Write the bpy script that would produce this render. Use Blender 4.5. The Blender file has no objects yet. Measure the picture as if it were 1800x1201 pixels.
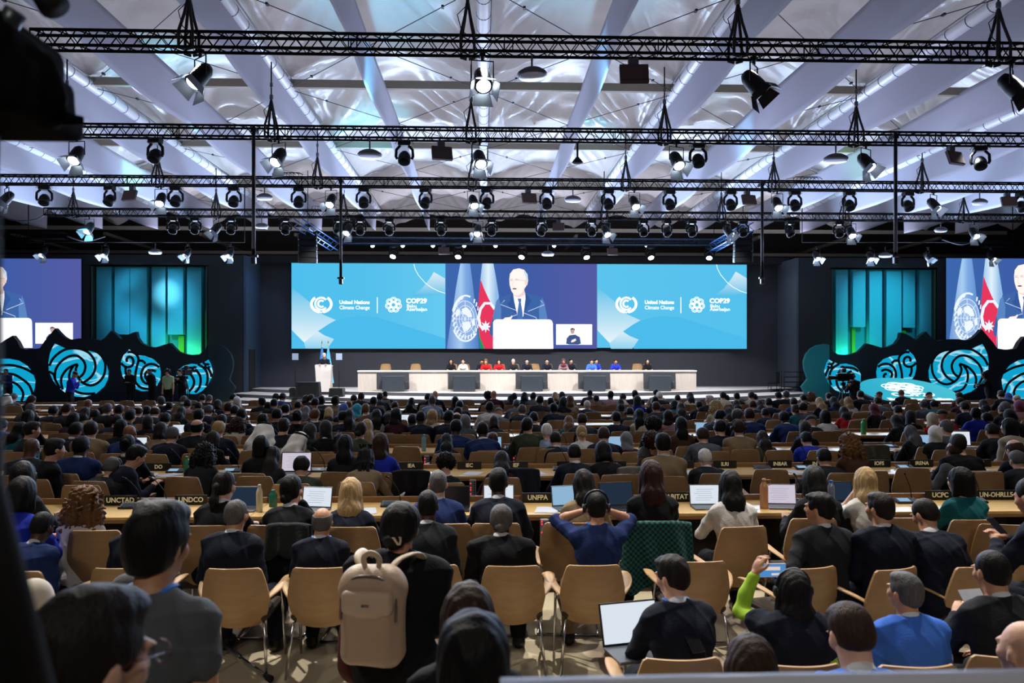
import bpy, math, random
import numpy as np
from mathutils import Vector, Matrix, geometry
R = math.radians
SC = bpy.context.scene
COL = SC.collection
random.seed(7)
# ---------------- camera ----------------
F, CX, HY, H = 1400.0, 900.0, 625.0, 2.3
TH = math.atan(50 / F)
cam_d = bpy.data.cameras.new('camera'); cam = bpy.data.objects.new('camera', cam_d); COL.objects.link(cam)
cam_d.sensor_width = 36; cam_d.lens = 28; cam_d.shift_y = (HY - 600.5) / 1800
cam_d.clip_start = 0.05; cam_d.clip_end = 300
cam.location = (0, 0, H); cam.rotation_euler = (R(90), 0, -TH)
cam_d.dof.use_dof = True; cam_d.dof.focus_distance = 13; cam_d.dof.aperture_fstop = 3.2
SC.camera = cam
FW = Vector((math.sin(TH), math.cos(TH), 0)); RT = Vector((math.cos(TH), -math.sin(TH), 0))
def at(px, py, Y):
    d = FW + RT * ((px - CX) / F) + Vector((0, 0, (HY - py) / F))
    t = Y / d.y
    return Vector((d.x * t, Y, H + d.z * t))
# ---------------- world, exposure ----------------
w = bpy.data.worlds.new('world'); SC.world = w; w.use_nodes = True
w.node_tree.nodes['Background'].inputs[0].default_value = (0.35, 0.45, 0.7, 1)
w.node_tree.nodes['Background'].inputs[1].default_value = 0.035
SC.view_settings.view_transform = 'Standard'; SC.view_settings.look = 'None'
SC.view_settings.gamma = 1; SC.view_settings.use_curve_mapping = False
SC.view_settings.exposure = 0.0
SC.cycles.use_denoising = True
SC.cycles.max_bounces = 4; SC.cycles.diffuse_bounces = 2; SC.cycles.glossy_bounces = 2
SC.cycles.transmission_bounces = 3; SC.cycles.sample_clamp_indirect = 3
# ---------------- lights ----------------
def area(name, loc, to, size, sizey, col, power, spread=180):
    d = bpy.data.lights.new(name, 'AREA'); d.shape = 'RECTANGLE'; d.size = size; d.size_y = sizey
    d.color = col; d.energy = power; d.spread = R(spread)
    o = bpy.data.objects.new(name, d); COL.objects.link(o); o.location = loc
    o.rotation_euler = (Vector(to) - Vector(loc)).to_track_quat('-Z', 'Y').to_euler()
    return o
def spot(name, loc, to, col, power, ang=40, blend=.6, rad=.15):
    d = bpy.data.lights.new(name, 'SPOT'); d.color = col; d.energy = power; d.spot_size = R(ang)
    d.spot_blend = blend; d.shadow_soft_size = rad
    o = bpy.data.objects.new(name, d); COL.objects.link(o); o.location = loc
    o.rotation_euler = (Vector(to) - Vector(loc)).to_track_quat('-Z', 'Y').to_euler()
    return o
# unseen panels added to light the fabric ceiling, strongest from the stage side
area('ceiling_fill', (0, 8, 5.4), (0, 9.5, 12), 34, 8, (.84, .76, 1.0), 330)
area('ceiling_fill', (2, 25, 5.4), (2, 24.5, 12), 44, 10, (.66, .72, 1.0), 2100)
area('ceiling_fill', (2, 38.5, 6.2), (2, 28, 11.5), 44, 2, (.52, .68, 1.0), 8000)
area('ceiling_fill', (2, 44.5, 8.0), (2, 46.0, 12), 44, 3, (.7, .75, 1), 1900)
for (x, y, c, p) in ((-2.5, 20, (.15, .6, 1), 1500), (2.6, 19, (.2, .6, 1), 1300), (-9, 24, (.1, .7, 1), 1500), (8, 26, (.25, .65, 1), 900), (-4, 30, (.2, .7, 1), 1300), (4, 31, (.2, .7, 1), 1300),
                     (-8, 13, (.2, .6, 1), 500), (9, 13, (.2, .6, 1), 500), (-13, 33, (.3, 1, .5), 1300), (1, 13, (.3, .6, 1), 600), (13, 30, (.3, .9, .6), 600), (-19, 31, (.2, .8, 1), 1500), (20, 28, (.3, .7, 1), 900)):
    spot('ceiling_beam', (x, y, 7.6), (x * 1.15, y + 1.8, 12), c, p, 58, 1)
# stage, from the fixtures on the trusses
for x in (-7, -2.5, 2, 6.5, 11):
    spot('stage_key', (x, 34.2, 8.1), (x * .95, 38.2, .9), (1, .97, .95), 3000, 85, .7)
for x in (-5, 0.3, 5, 10):
    spot('stage_back', (x, 40.2, 7.9), (x, 37.9, 1.0), (.9, .95, 1), 600, 70, .8)
spot('podium_spot', (-3, 28, 8.1), (-7.6, 37.4, 1.5), (1, .95, .9), 1800, 12)
# audience
for x in (-5, 0, 5):
    spot('house_back', (x, -2.5, 6.6), (x * .9, 5.2, .3), (1, .93, .84), 370, 62, .9, .5)
for x in (-9, -3, 3, 9):
    spot('house_spot', (x, 9.5, 7.6), (x, 8.3, .6), (1, .97, .92), 300, 90, .8)
    spot('house_spot', (x * 1.2, 15.5, 8.0), (x * 1.15, 13, .6), (.97, .97, 1), 400, 95, .8)
    spot('house_spot', (x * 1.5, 21.7, 8.0), (x * 1.5, 19, .6), (.95, .96, 1), 430, 95, .8)
for x, xt, p in ((-4.5, -1.9, 2400), (1.0, 1.0, 2400), (6, 4.0, 2000)):
    spot('overhead_beam', (x, 8.8, 8.6), (xt, 5.1, 0), (1, .96, .88), p, 46, .5, .06)
spot('fresnel_beam', (-5.5, 15.5, 7.9), (-2.2, 4.9, 0), (1, .96, .9), 4200, 30, .5, .08)
spot('fresnel_beam', (0, 15.5, 7.9), (.9, 4.9, 0), (1, .96, .9), 4200, 30, .5, .08)
spot('fresnel_beam', (5.3, 15.5, 7.9), (4.4, 5.2, 0), (1, .96, .9), 3200, 30, .5, .08)
# ---------------- materials ----------------
def lin(c):
    if isinstance(c, str):
        c = c.lstrip('#'); c = tuple(int(c[i:i + 2], 16) / 255 for i in (0, 2, 4))
    return tuple((x / 12.92 if x <= .04045 else ((x + .055) / 1.055) ** 2.4) for x in c)
MATS = {}
def M(name, col='#808080', rough=.6, metal=0, emit=0, bump=None, spec=.5, sheen=0, var=0, kind=None, col2=None, alpha=1, trans=0):
    if name in MATS: return MATS[name]
    m = bpy.data.materials.new(name); m.use_nodes = True; MATS[name] = m
    nt = m.node_tree; N = nt.nodes; L = nt.links; b = N['Principled BSDF']
    c = lin(col)
    b.inputs['Base Color'].default_value = (*c, 1); b.inputs['Roughness'].default_value = rough
    b.inputs['Metallic'].default_value = metal; b.inputs['Specular IOR Level'].default_value = spec
    if sheen: b.inputs['Sheen Weight'].default_value = sheen
    if trans: b.inputs['Transmission Weight'].default_value = trans
    if emit:
        b.inputs['Emission Color'].default_value = (*c, 1); b.inputs['Emission Strength'].default_value = emit
    tc = N.new('ShaderNodeTexCoord')
    def noise(scale, detail=3, vec=None, stretch=None):
        n = N.new('ShaderNodeTexNoise'); n.inputs['Scale'].default_value = scale; n.inputs['Detail'].default_value = detail
        src = tc.outputs['Object']
        if stretch:
            mp = N.new('ShaderNodeMapping'); mp.inputs['Scale'].default_value = stretch; L.new(src, mp.inputs[0]); src = mp.outputs[0]
        L.new(src, n.inputs['Vector']); return n
    fac = None
    if kind == 'wood':
        n = noise(3, 5, stretch=(9, 9, .7) if not col2 or col2[0] != '-' else (.7, 9, 9)); fac = n.outputs['Fac']; var = var or .25
    elif kind == 'woodh':
        n = noise(3, 5, stretch=(.7, 9, 9)); fac = n.outputs['Fac']; var = var or .2
    elif kind == 'hair':
        n = noise(44, 5, stretch=(3.2, 3.2, .4)); fac = n.outputs['Fac']; bump = bump or (None, .4)
    elif var:
        n = noise(4 if var < .9 else 30, 4); fac = n.outputs['Fac']
    if fac is not None:
        mx = N.new('ShaderNodeMix'); mx.data_type = 'RGBA'
        rmp = N.new('ShaderNodeMapRange'); rmp.inputs[1].default_value = .35; rmp.inputs[2].default_value = .68
        L.new(fac, rmp.inputs[0]); L.new(rmp.outputs[0], mx.inputs['Factor'])
        v = var or .3
        c2 = lin(col2) if (col2 and col2[0] == '#') else tuple(x * (1 - v) for x in c)
        if kind == 'hair': c2 = tuple(min(1, x * 1.6 + .002) for x in c)
        mx.inputs[6].default_value = (*c, 1); mx.inputs[7].default_value = (*c2, 1)
        L.new(mx.outputs[2], b.inputs['Base Color'])
        if emit: L.new(mx.outputs[2], b.inputs['Emission Color'])
    if bump:
        if kind == 'hair': h = fac
        else: h = noise(bump[0], 4).outputs['Fac']
        bp = N.new('ShaderNodeBump'); bp.inputs['Strength'].default_value = bump[1]; bp.inputs['Distance'].default_value = .02
        L.new(h, bp.inputs['Height']); L.new(bp.outputs[0], b.inputs['Normal'])
    return m
def glow(name, col, s=1.0):
    k = 'glow_' + name
    if k in MATS: return MATS[k]
    m = bpy.data.materials.new(k); m.use_nodes = True; MATS[k] = m
    nt = m.node_tree; nt.nodes.clear(); e = nt.nodes.new('ShaderNodeEmission'); o = nt.nodes.new('ShaderNodeOutputMaterial')
    e.inputs[0].default_value = (*lin(col), 1); e.inputs[1].default_value = s; nt.links.new(e.outputs[0], o.inputs[0])
    return m
def glow_grad(name, stops, axis=2, lo=0, hi=1, s=1.0, diag=None):
    """screen picture with a colour ramp running along an axis of the object"""
    m = bpy.data.materials.new('glow_' + name); m.use_nodes = True; nt = m.node_tree; nt.nodes.clear()
    N = nt.nodes.new; tc = N('ShaderNodeTexCoord'); sp = N('ShaderNodeSeparateXYZ'); mr = N('ShaderNodeMapRange'); cr = N('ShaderNodeValToRGB')
    e = N('ShaderNodeEmission'); o = N('ShaderNodeOutputMaterial')
    nt.links.new(tc.outputs['Object'], sp.inputs[0])
    if diag:
        ma = N('ShaderNodeMath'); ma.operation = 'MULTIPLY_ADD'; ma.inputs[1].default_value = diag
        nt.links.new(sp.outputs[0], ma.inputs[0]); nt.links.new(sp.outputs[2], ma.inputs[2]); src = ma.outputs[0]
    else: src = sp.outputs[axis]
    nt.links.new(src, mr.inputs[0]); mr.inputs[1].default_value = lo; mr.inputs[2].default_value = hi
    nt.links.new(mr.outputs[0], cr.inputs[0])
    el = cr.color_ramp.elements
    while len(el) < len(stops): el.new(.5)
    for q, (p, c) in enumerate(stops): el[q].position = p; el[q].color = (*lin(c), 1)
    nt.links.new(cr.outputs[0], e.inputs[0]); e.inputs[1].default_value = s; nt.links.new(e.outputs[0], o.inputs[0])
    return m
# ---------------- mesh helpers ----------------
def link(name, me, parent=None):
    o = bpy.data.objects.new(name, me); COL.objects.link(o)
    if parent: o.parent = parent
    return o
def empty(name, loc, rz=0):
    o = bpy.data.objects.new(name, None); COL.objects.link(o); o.location = loc; o.rotation_euler = (0, 0, rz); o.empty_display_size = .1
    return o
def tag(o, label=None, cat=None, group=None, kind=None):
    if label: o['label'] = label
    if cat: o['category'] = cat
    if group: o['group'] = group
    if kind: o['kind'] = kind
    return o
class MB:
    def __init__(s): s.v = []; s.f = []; s.m = []; s.sm = []
    def add(s, vs, fs, m=0, smooth=False, T=None):
        n = len(s.v)
        if T is not None: vs = [T @ Vector(v) for v in vs]
        s.v += [tuple(v) for v in vs]
        for f in fs: s.f.append([n + i for i in f]); s.m.append(m); s.sm.append(smooth)
    def box(s, c, d, m=0, T=None, ch=0):
        x, y, z = d[0] / 2, d[1] / 2, d[2] / 2
        if ch:
            vs = []; q = min(ch, x * .9, y * .9, z * .9)
            for zz, k in ((-z, q), (-z + q, 0), (z - q, 0), (z, q)):
                for a, b in ((-1, -1), (1, -1), (1, 1), (-1, 1)):
                    vs.append((a * (x - q), b * (y - k), zz)); vs.append((a * (x - k), b * (y - q), zz))
            o = []
            for r_ in range(4):
                L_ = vs[r_ * 8:r_ * 8 + 8]; o += [L_[1], L_[0], L_[2], L_[3], L_[5], L_[4], L_[6], L_[7]]
            vs = [(c[0] + a, c[1] + b, c[2] + e) for a, b, e in o]
            fs = [list(range(7, -1, -1)), list(range(24, 32))]
            for r_ in range(3):
                for k in range(8): fs.append([r_ * 8 + k, r_ * 8 + (k + 1) % 8, r_ * 8 + 8 + (k + 1) % 8, r_ * 8 + 8 + k])
            s.add(vs, fs, m, False, T); return s
        vs = [(c[0] + a * x, c[1] + b * y, c[2] + e * z) for e in (-1, 1) for a, b in ((-1, -1), (1, -1), (1, 1), (-1, 1))]
        s.add(vs, [[3, 2, 1, 0], [4, 5, 6, 7], [0, 1, 5, 4], [1, 2, 6, 5], [2, 3, 7, 6], [3, 0, 4, 7]], m, False, T); return s
    def tube(s, pts, r, n=8, m=0, T=None, flat=1.0, closed=False):
        P = [Vector(p) for p in pts]; k = len(P); rs = r if isinstance(r, (list, tuple)) else [r] * k
        up = None; vs = []
        for i in range(k):
            d = (P[min(i + 1, k - 1)] - P[max(i - 1, 0)])
            if closed: d = P[(i + 1) % k] - P[i - 1]
            d.normalize()
            if up is None:
                up = Vector((0, 0, 1)) if abs(d.z) < .9 else Vector((0, 1, 0))
            a = d.cross(up).normalized(); b_ = a.cross(d).normalized(); up = b_
            for j in range(n):
                t = 2 * math.pi * (j + .5) / n
                vs.append(P[i] + a * math.cos(t) * rs[i] + b_ * math.sin(t) * rs[i] * flat)
        fs = []
        for i in range(k if closed else k - 1):
            i2 = (i + 1) % k
            for j in range(n): fs.append([i * n + j, i * n + (j + 1) % n, i2 * n + (j + 1) % n, i2 * n + j])
        if not closed: fs += [list(range(n - 1, -1, -1)), list(range((k - 1) * n, k * n))]
        s.add(vs, fs, m, n > 5, T); return s
    def lathe(s, prof, c=(0, 0, 0), n=16, m=0, T=None, sy=1.0):
        vs = []; k = len(prof)
        for r_, z in prof:
            for j in range(n):
                t = 2 * math.pi * j / n; vs.append((c[0] + r_ * math.cos(t), c[1] + r_ * math.sin(t) * sy, c[2] + z))
        fs = []
        for i in range(k - 1):
            for j in range(n): fs.append([i * n + j, i * n + (j + 1) % n, (i + 1) * n + (j + 1) % n, (i + 1) * n + j])
        fs += [list(range(n - 1, -1, -1)), list(range((k - 1) * n, k * n))]
        s.add(vs, fs, m, True, T); return s
    def prism(s, o2, y0, y1, m=0, T=None):
        """outline in x,z extruded between y0 and y1"""
        n = len(o2)
        tris = geometry.tessellate_polygon([[Vector((a, b, 0)) for a, b in o2]])
        vs = [(a, y0, b) for a, b in o2] + [(a, y1, b) for a, b in o2]
        area_ = sum(o2[i][0] * o2[(i + 1) % n][1] - o2[(i + 1) % n][0] * o2[i][1] for i in range(n))
        fs = []
        for t in tris:
            A, B, C_ = [o2[i] for i in t]
            ccw = (B[0] - A[0]) * (C_[1] - A[1]) - (C_[0] - A[0]) * (B[1] - A[1]) > 0
            t = list(t) if ccw else list(t)[::-1]
            fs.append(t); fs.append([i + n for i in t[::-1]])
        for i in range(n):
            j = (i + 1) % n; q = [i, j, j + n, i + n]; fs.append(q[::-1] if area_ > 0 else q)
        s.add(vs, fs, m, False, T); return s
    def flat(s, o2, y, m=0):
        tris = geometry.tessellate_polygon([[Vector((a, b, 0)) for a, b in o2]])
        fs = []
        for t in tris:
            A, B, C_ = [o2[i] for i in t]
            fs.append(list(t) if (B[0] - A[0]) * (C_[1] - A[1]) - (C_[0] - A[0]) * (B[1] - A[1]) > 0 else list(t)[::-1])
        s.add([(a, y, b) for a, b in o2], fs, m); return s
    def stroke(s, pts, wd, y, m=0, closed=False):
        P = [Vector((a, b)) for a, b in pts]; k = len(P); vs = []
        for i in range(k):
            d = (P[(i + 1) % k] - P[i - 1]) if closed else (P[min(i + 1, k - 1)] - P[max(i - 1, 0)])
            d.normalize(); nn = Vector((-d.y, d.x)) * wd / 2
            vs += [(P[i].x + nn.x, y, P[i].y + nn.y), (P[i].x - nn.x, y, P[i].y - nn.y)]
        fs = [[2 * i, 2 * i + 1, 2 * ((i + 1) % k) + 1, 2 * ((i + 1) % k)] for i in range(k if closed else k - 1)]
        s.add(vs, fs, m); return s
    def mesh(s, name, mats):
        me = bpy.data.meshes.new(name); me.from_pydata(s.v, [], s.f)
        for mt in (mats if isinstance(mats, (list, tuple)) else [mats]): me.materials.append(mt)
        me.polygons.foreach_set('material_index', s.m); me.polygons.foreach_set('use_smooth', s.sm); me.update()
        return me
    def build(s, name, mats, parent=None, bevel=0):
        o = link(name, s.mesh(name, mats), parent)
        if bevel:
            b = o.modifiers.new('bevel', 'BEVEL'); b.width = bevel; b.segments = 2; b.limit_method = 'ANGLE'
        return o
def copy_tree(o, parent=None):
    c = o.copy(); COL.objects.link(c)
    if parent: c.parent = parent
    for ch in o.children: copy_tree(ch, c)
    return c
def smooth_path(pts, n=4, closed=False):
    P = [Vector(p) for p in pts]; k = len(P); out = []
    for i in range(k if closed else k - 1):
        if closed: p0, p1, p2, p3 = P[i - 1], P[i], P[(i + 1) % k], P[(i + 2) % k]
        else: p0, p1, p2, p3 = P[max(i - 1, 0)], P[i], P[i + 1], P[min(i + 2, k - 1)]
        for j in range(n):
            t = j / n
            out.append(.5 * ((2 * p1) + (p2 - p0) * t + (2 * p0 - 5 * p1 + 4 * p2 - p3) * t * t + (3 * p1 - p0 - 3 * p2 + p3) * t ** 3))
    if not closed: out.append(P[-1])
    return [tuple(p) for p in out]
def text(body, size, loc, mat, parent=None, rot=(R(90), 0, 0), name='lettering', align='CENTER', bold=0, ext=.001, sx=1.0, fit=None):
    c = bpy.data.curves.new(name, 'FONT'); c.body = body; c.size = size; c.align_x = align; c.align_y = 'CENTER'
    c.extrude = ext; c.offset = bold; c.resolution_u = 3; c.materials.append(mat)
    tmp = bpy.data.objects.new(name, c); me = bpy.data.meshes.new_from_object(tmp); bpy.data.objects.remove(tmp)
    if fit:
        xs_ = [v.co.x for v in me.vertices]; sx = fit / (max(xs_) - min(xs_))
    o = bpy.data.objects.new(name, me); COL.objects.link(o); o.location = loc; o.rotation_euler = rot; o.scale = (sx, 1, 1)
    if parent: o.parent = parent
    return o
ORD = 'first second third fourth fifth sixth seventh eighth ninth tenth eleventh twelfth thirteenth fourteenth fifteenth sixteenth seventeenth eighteenth nineteenth'.split()
def ordw(n):
    if n <= 19: return ORD[n - 1]
    t = {2: 'twent', 3: 'thirt', 4: 'fort', 5: 'fift'}[n // 10]
    return t + 'ieth' if n % 10 == 0 else t + 'y-' + ORD[n % 10 - 1]
# ---------------- structure ----------------
black = M('black_metal', '#030304', .5, .0, spec=.2)
blackm = M('matte_black', '#08090c', .8)
def struct(name, mb, mats, bevel=0):
    o = mb.build(name, mats, None, bevel); o['kind'] = 'structure'; return o
# carpet: beige and brown patches
cm = bpy.data.materials.new('carpet'); cm.use_nodes = True; nt = cm.node_tree; N = nt.nodes; b = N['Principled BSDF']; b.inputs['Roughness'].default_value = .95
tc = N.new('ShaderNodeTexCoord'); n1 = N.new('ShaderNodeTexNoise'); n1.inputs['Scale'].default_value = 1.1; n1.inputs['Detail'].default_value = 2
n2 = N.new('ShaderNodeTexNoise'); n2.inputs['Scale'].default_value = 55; n2.inputs['Detail'].default_value = 5
mp = N.new('ShaderNodeMapping'); mp.inputs['Scale'].default_value = (1, .45, 1); mp.inputs['Rotation'].default_value = (0, 0, .6)
nt.links.new(tc.outputs['Object'], mp.inputs[0]); nt.links.new(mp.outputs[0], n1.inputs['Vector']); nt.links.new(tc.outputs['Object'], n2.inputs['Vector'])
cr = N.new('ShaderNodeValToRGB'); e = cr.color_ramp.elements
e[0].position = .47; e[0].color = (*lin('#938270'), 1); e[1].position = .53; e[1].color = (*lin('#d2c2a2'), 1)
nt.links.new(n1.outputs['Fac'], cr.inputs[0]); mx = N.new('ShaderNodeMix'); mx.data_type = 'RGBA'; mx.blend_type = 'MULTIPLY'; mx.inputs['Factor'].default_value = .35
nt.links.new(cr.outputs[0], mx.inputs[6]); nt.links.new(n2.outputs['Color'], mx.inputs[7]); nt.links.new(mx.outputs[2], b.inputs['Base Color'])
struct('floor', MB().box((0, 27, -.05), (76, 74, .1)), cm)
dark = M('wall_charcoal', '#191c22', .85); darker = M('wall_black', '#0a0b0f', .9); backw = M('stage_backdrop', '#2a2d36', .8)
struct('wall_back', MB().box((0, 62, 6), (76, .2, 12.2)), M('hall_back', '#2a241e', .95))
struct('wall_left', MB().box((-36, 27, 6), (.2, 74, 12.2)), darker)
struct('wall_right', MB().box((36, 27, 6), (.2, 74, 12.2)), darker)
struct('wall_rear', MB().box((0, -9, 6), (76, .2, 12.2)), darker)
# fabric ceiling
ZC = H + 8.2; NX, NY0, DY = 5.9, 3.4, 6.96
xs = np.arange(-35.4, 35.5, .17); ys = np.arange(-8.9, 52.15, .17)
Xg, Yg = np.meshgrid(xs, ys, indexing='ij')
u = (Xg / NX) % 1; v = ((Yg - NY0) / DY) % 1
dome = (np.sin(np.pi * u) ** .8 * .75 + np.sin(np.pi * v) ** .8 * .55 + .5 * np.sin(np.pi * u) * np.sin(np.pi * v))
du = np.minimum(u, 1 - u) * NX * np.where(u > .5, -1, 1); dv = np.minimum(v, 1 - v) * DY * np.where(v > .5, -1, 1)
rr = np.hypot(du, dv); th = np.arctan2(dv, du)
wr = np.exp(-((rr - 1.6) / 1.5) ** 2) * .085 * np.sin(20 * th + 2 * np.sin(3 * Xg) + 1.5 * np.sin(2 * Yg)) + .02 * np.sin(3.1 * Xg + 2 * np.sin(1.7 * Yg)) * np.sin(2.2 * Yg)
wr += .022 * np.sin(9 * Yg + 3 * np.sin(1.3 * Xg) + np.sin(4 * Xg)) * (np.sin(.9 * Xg + .5 * Yg) > .2) * np.sin(np.pi * v)
Zg = ZC + .12 + dome * 1.15 + wr
nx, ny = Xg.shape
V = np.stack([Xg.ravel(), Yg.ravel(), Zg.ravel()], 1)
idx = np.arange(nx * ny).reshape(nx, ny)
Q = np.stack([idx[:-1, :-1], idx[:-1, 1:], idx[1:, 1:], idx[1:, :-1]], -1).reshape(-1, 4)
def np_mesh(name, V, Q, mats, smooth=True):
    me = bpy.data.meshes.new(name); me.vertices.add(len(V)); me.vertices.foreach_set('co', V.astype(np.float32).ravel())
    me.loops.add(Q.size); me.loops.foreach_set('vertex_index', Q.astype(np.int32).ravel())
    me.polygons.add(len(Q)); me.polygons.foreach_set('loop_start', np.arange(0, Q.size, 4, dtype=np.int32))
    me.polygons.foreach_set('use_smooth', np.full(len(Q), smooth))
    for m in (mats if isinstance(mats, (list, tuple)) else [mats]): me.materials.append(m)
    me.update(calc_edges=True); return me
fab = M('ceiling_fabric', '#bdb5ad', .28, bump=(3.2, .8), spec=.5)
o = link('ceiling', np_mesh('ceiling', V, Q, fab)); o['kind'] = 'structure'
struct('ceiling_slab', MB().box((0, 27, 12.8), (76, 74, .1)).box((0, 57.2, 12.0), (76, 9.8, .1)), M('ceiling_unlit', '#4a3f34', .95))  # dark brown stands in for the unlit ceiling beyond the fabric
# grid beams and tubes
beam = M('ceiling_beam_paint', '#8f8778', .7); white_tube = M('tube_fabric', '#e4e6ec', .35); steel = M('steel', '#5b5d63', .4, .8)
mb = MB()
for k in range(0, 8):
    y = NY0 + k * DY; mb.box((0, y, ZC), (70, .16, .24))
struct('trim_1', mb, beam)
mb = MB()
for k in range(4): mb.box((0, 54 + k * 3.6, 9.2 - k * .2), (70, .2, .2))
for i in range(-5, 6):
    mb.box((i * NX, 56.0, 9.9), (.18, 11, .18))
struct('trim_3', mb, M('beam_unlit', '#4f483c', .8))  # rear beams: their shade is put into a darker copy of the paint
for i in (-3, -2, -1, 0, 1, 2, 3, 4):
    rt = empty('ceiling_duct', (i * NX, 0, ZC)); tag(rt, f'white fabric air tube under the ceiling, {ordw(i + 4)} from the left', 'air duct', 'fabric tubes along the ceiling')
    MB().tube([(0, -6, -.1), (0, 45, -.1)], .17, 14).build('duct_tube', white_tube, rt)
    mb = MB()
    for k in range(60): mb.lathe([(.178, -.012), (.178, .012)], (0, 0, 0), 14, T=Matrix.Translation((0, -5.8 + k * .85, -.1)) @ Matrix.Rotation(R(90), 4, 'X'))
    mb.tube([(.19 * (1 if i <= 0 else -1), -6, .02), (.19 * (1 if i <= 0 else -1), 45, .02)], .02, 6)
    mb.build('hoop', steel, rt)
# cross wires
wire = M('wire', '#2a2a2e', .5, .5)
k0 = 0
for j in range(0, 6):
    for i in range(-4, 5):
        x0, x1 = i * NX, (i + 1) * NX; y0, y1 = NY0 + j * DY, NY0 + (j + 1) * DY
        if j == 0 and abs(i + .5) > 2: continue
        mb = MB().tube([(x0, y0, ZC - .15), (x1, y1, ZC - .15)], .012, 5).tube([(x1, y0, ZC - .15), (x0, y1, ZC - .15)], .012, 5)
        for (ax, ay, bx, by) in ((x0, y0, x1, y1), (x1, y0, x0, y1)):
            for t in (.16, .84): 
                c = Vector((ax + (bx - ax) * t, ay + (by - ay) * t, ZC - .15)); mb.box(c, (.06, .12, .05))
        o = mb.build('brace_wire', wire); tag(o, f'thin crossed bracing wires, {ordw(i + 5)} ceiling bay from left in {ordw(j + 1)} bay row', 'wire', 'cross wires in the ceiling bays')
# hanging fabric bands
band = M('band_fabric', '#a9a8b6', .75, bump=(1.2, .25))
n_b = 0
for i in range(-8, 10):
    if i == 0: continue
    x = i * 2.95; n_b += 1
    ysb = np.arange(-3.0, 44.01, .29); rows = 9; Vb = []
    for yy in ysb:
        ph = ((yy - NY0) / DY) % 1; sag = math.sin(math.pi * ph)
        for r_ in range(rows):
            t = r_ / (rows - 1)
            zt = ZC - .05 - .04 * sag; zb = ZC - 1.27 - .13 * sag
            Vb.append((x + .012 * math.sin(t * 3 + yy * .8 + i) + (.03 * t * sag * (1 if i > 0 else -1)), yy, zt + (zb - zt) * t))
    Vb = np.array(Vb); idb = np.arange(len(Vb)).reshape(len(ysb), rows)
    Qb = np.stack([idb[:-1, :-1], idb[1:, :-1], idb[1:, 1:], idb[:-1, 1:]], -1).reshape(-1, 4)
    o = link('ceiling_drape', np_mesh('ceiling_drape', Vb, Qb, band)); sm = o.modifiers.new('s', 'SOLIDIFY'); sm.thickness = .012
    tag(o, f'long pale fabric band hanging from the ceiling, {ordw(n_b)} from the left', 'drape', 'fabric bands along the ceiling')
# stage walls.  main screen wall at Y 42.6, flank walls at Y 40
def bx(mb, x0, x1, y0, y1, z0, z1, m=0): mb.box(((x0 + x1) / 2, (y0 + y1) / 2, (z0 + z1) / 2), (x1 - x0, y1 - y0, z1 - z0), m)
XL, XR = at(428, 0, 40).x, at(1404, 0, 40).x
ZT = at(0, 447, 40).z
mb = MB(); bx(mb, XL - .4, XR + .4, 42.62, 42.9, 0, ZT + .25); struct('wall_stage_centre', mb, backw)
mb = MB(); bx(mb, XL - .3, XR + .3, 42.0, 42.6, at(0, 460, 42.3).z, ZT + .25); struct('trim_2', mb, darker)
def flank(name, x0, x1, nx0, nx1, nz0, nz1, sx0, sx1):
    mb = MB(); Y0, Y1 = 40.0, 40.5
    bx(mb, x0, x1, Y0, Y1, nz1, ZT)
    xs_ = sorted([x0, nx0, nx1, x1])
    bx(mb, xs_[0], xs_[1], Y0, Y1, 0, nz1); bx(mb, xs_[2], xs_[3], Y0, Y1, 0, nz1); bx(mb, nx0, nx1, Y0, Y1, 0, nz0)
    bx(mb, nx0, nx1, 41.0, 41.1, 0, nz1 + .2)
    struct(name, mb, dark)
nzt = at(0, 467, 40).z
flank('wall_stage_left', -35.8, XL, at(160, 0, 40).x, at(364, 0, 40).x, 1.2, nzt, 0, 0)
flank('wall_stage_right', XR, 35.8, at(1462, 0, 40).x, at(1645, 0, 40).x, 1.2, nzt, 0, 0)
retm = M('return_panel', '#2b3a4d', .7)
mb = MB(); bx(mb, XL - .02, XL + .12, 40.0, 42.6, .3, ZT); struct('wall_return_left', mb, retm)
mb = MB(); bx(mb, XR - .12, XR + .02, 40.0, 42.6, .3, ZT); struct('wall_return_right', mb, M('return_panel_grey', '#40444d', .7))
mb = MB(); bx(mb, XL + .12, XL + .16, 40.5, 41.5, .3, 2.6); o = struct('door_1', mb, M('door_black', '#050608', .9))
spot('return_wash', (XL + 2.5, 38.6, 7.6), (XL, 41.3, 4), (.3, .55, 1), 300, 60)
spot('return_wash', (XR - 2.5, 38.6, 7.6), (XR, 41.3, 4), (.7, .8, 1), 170, 60)
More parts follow.
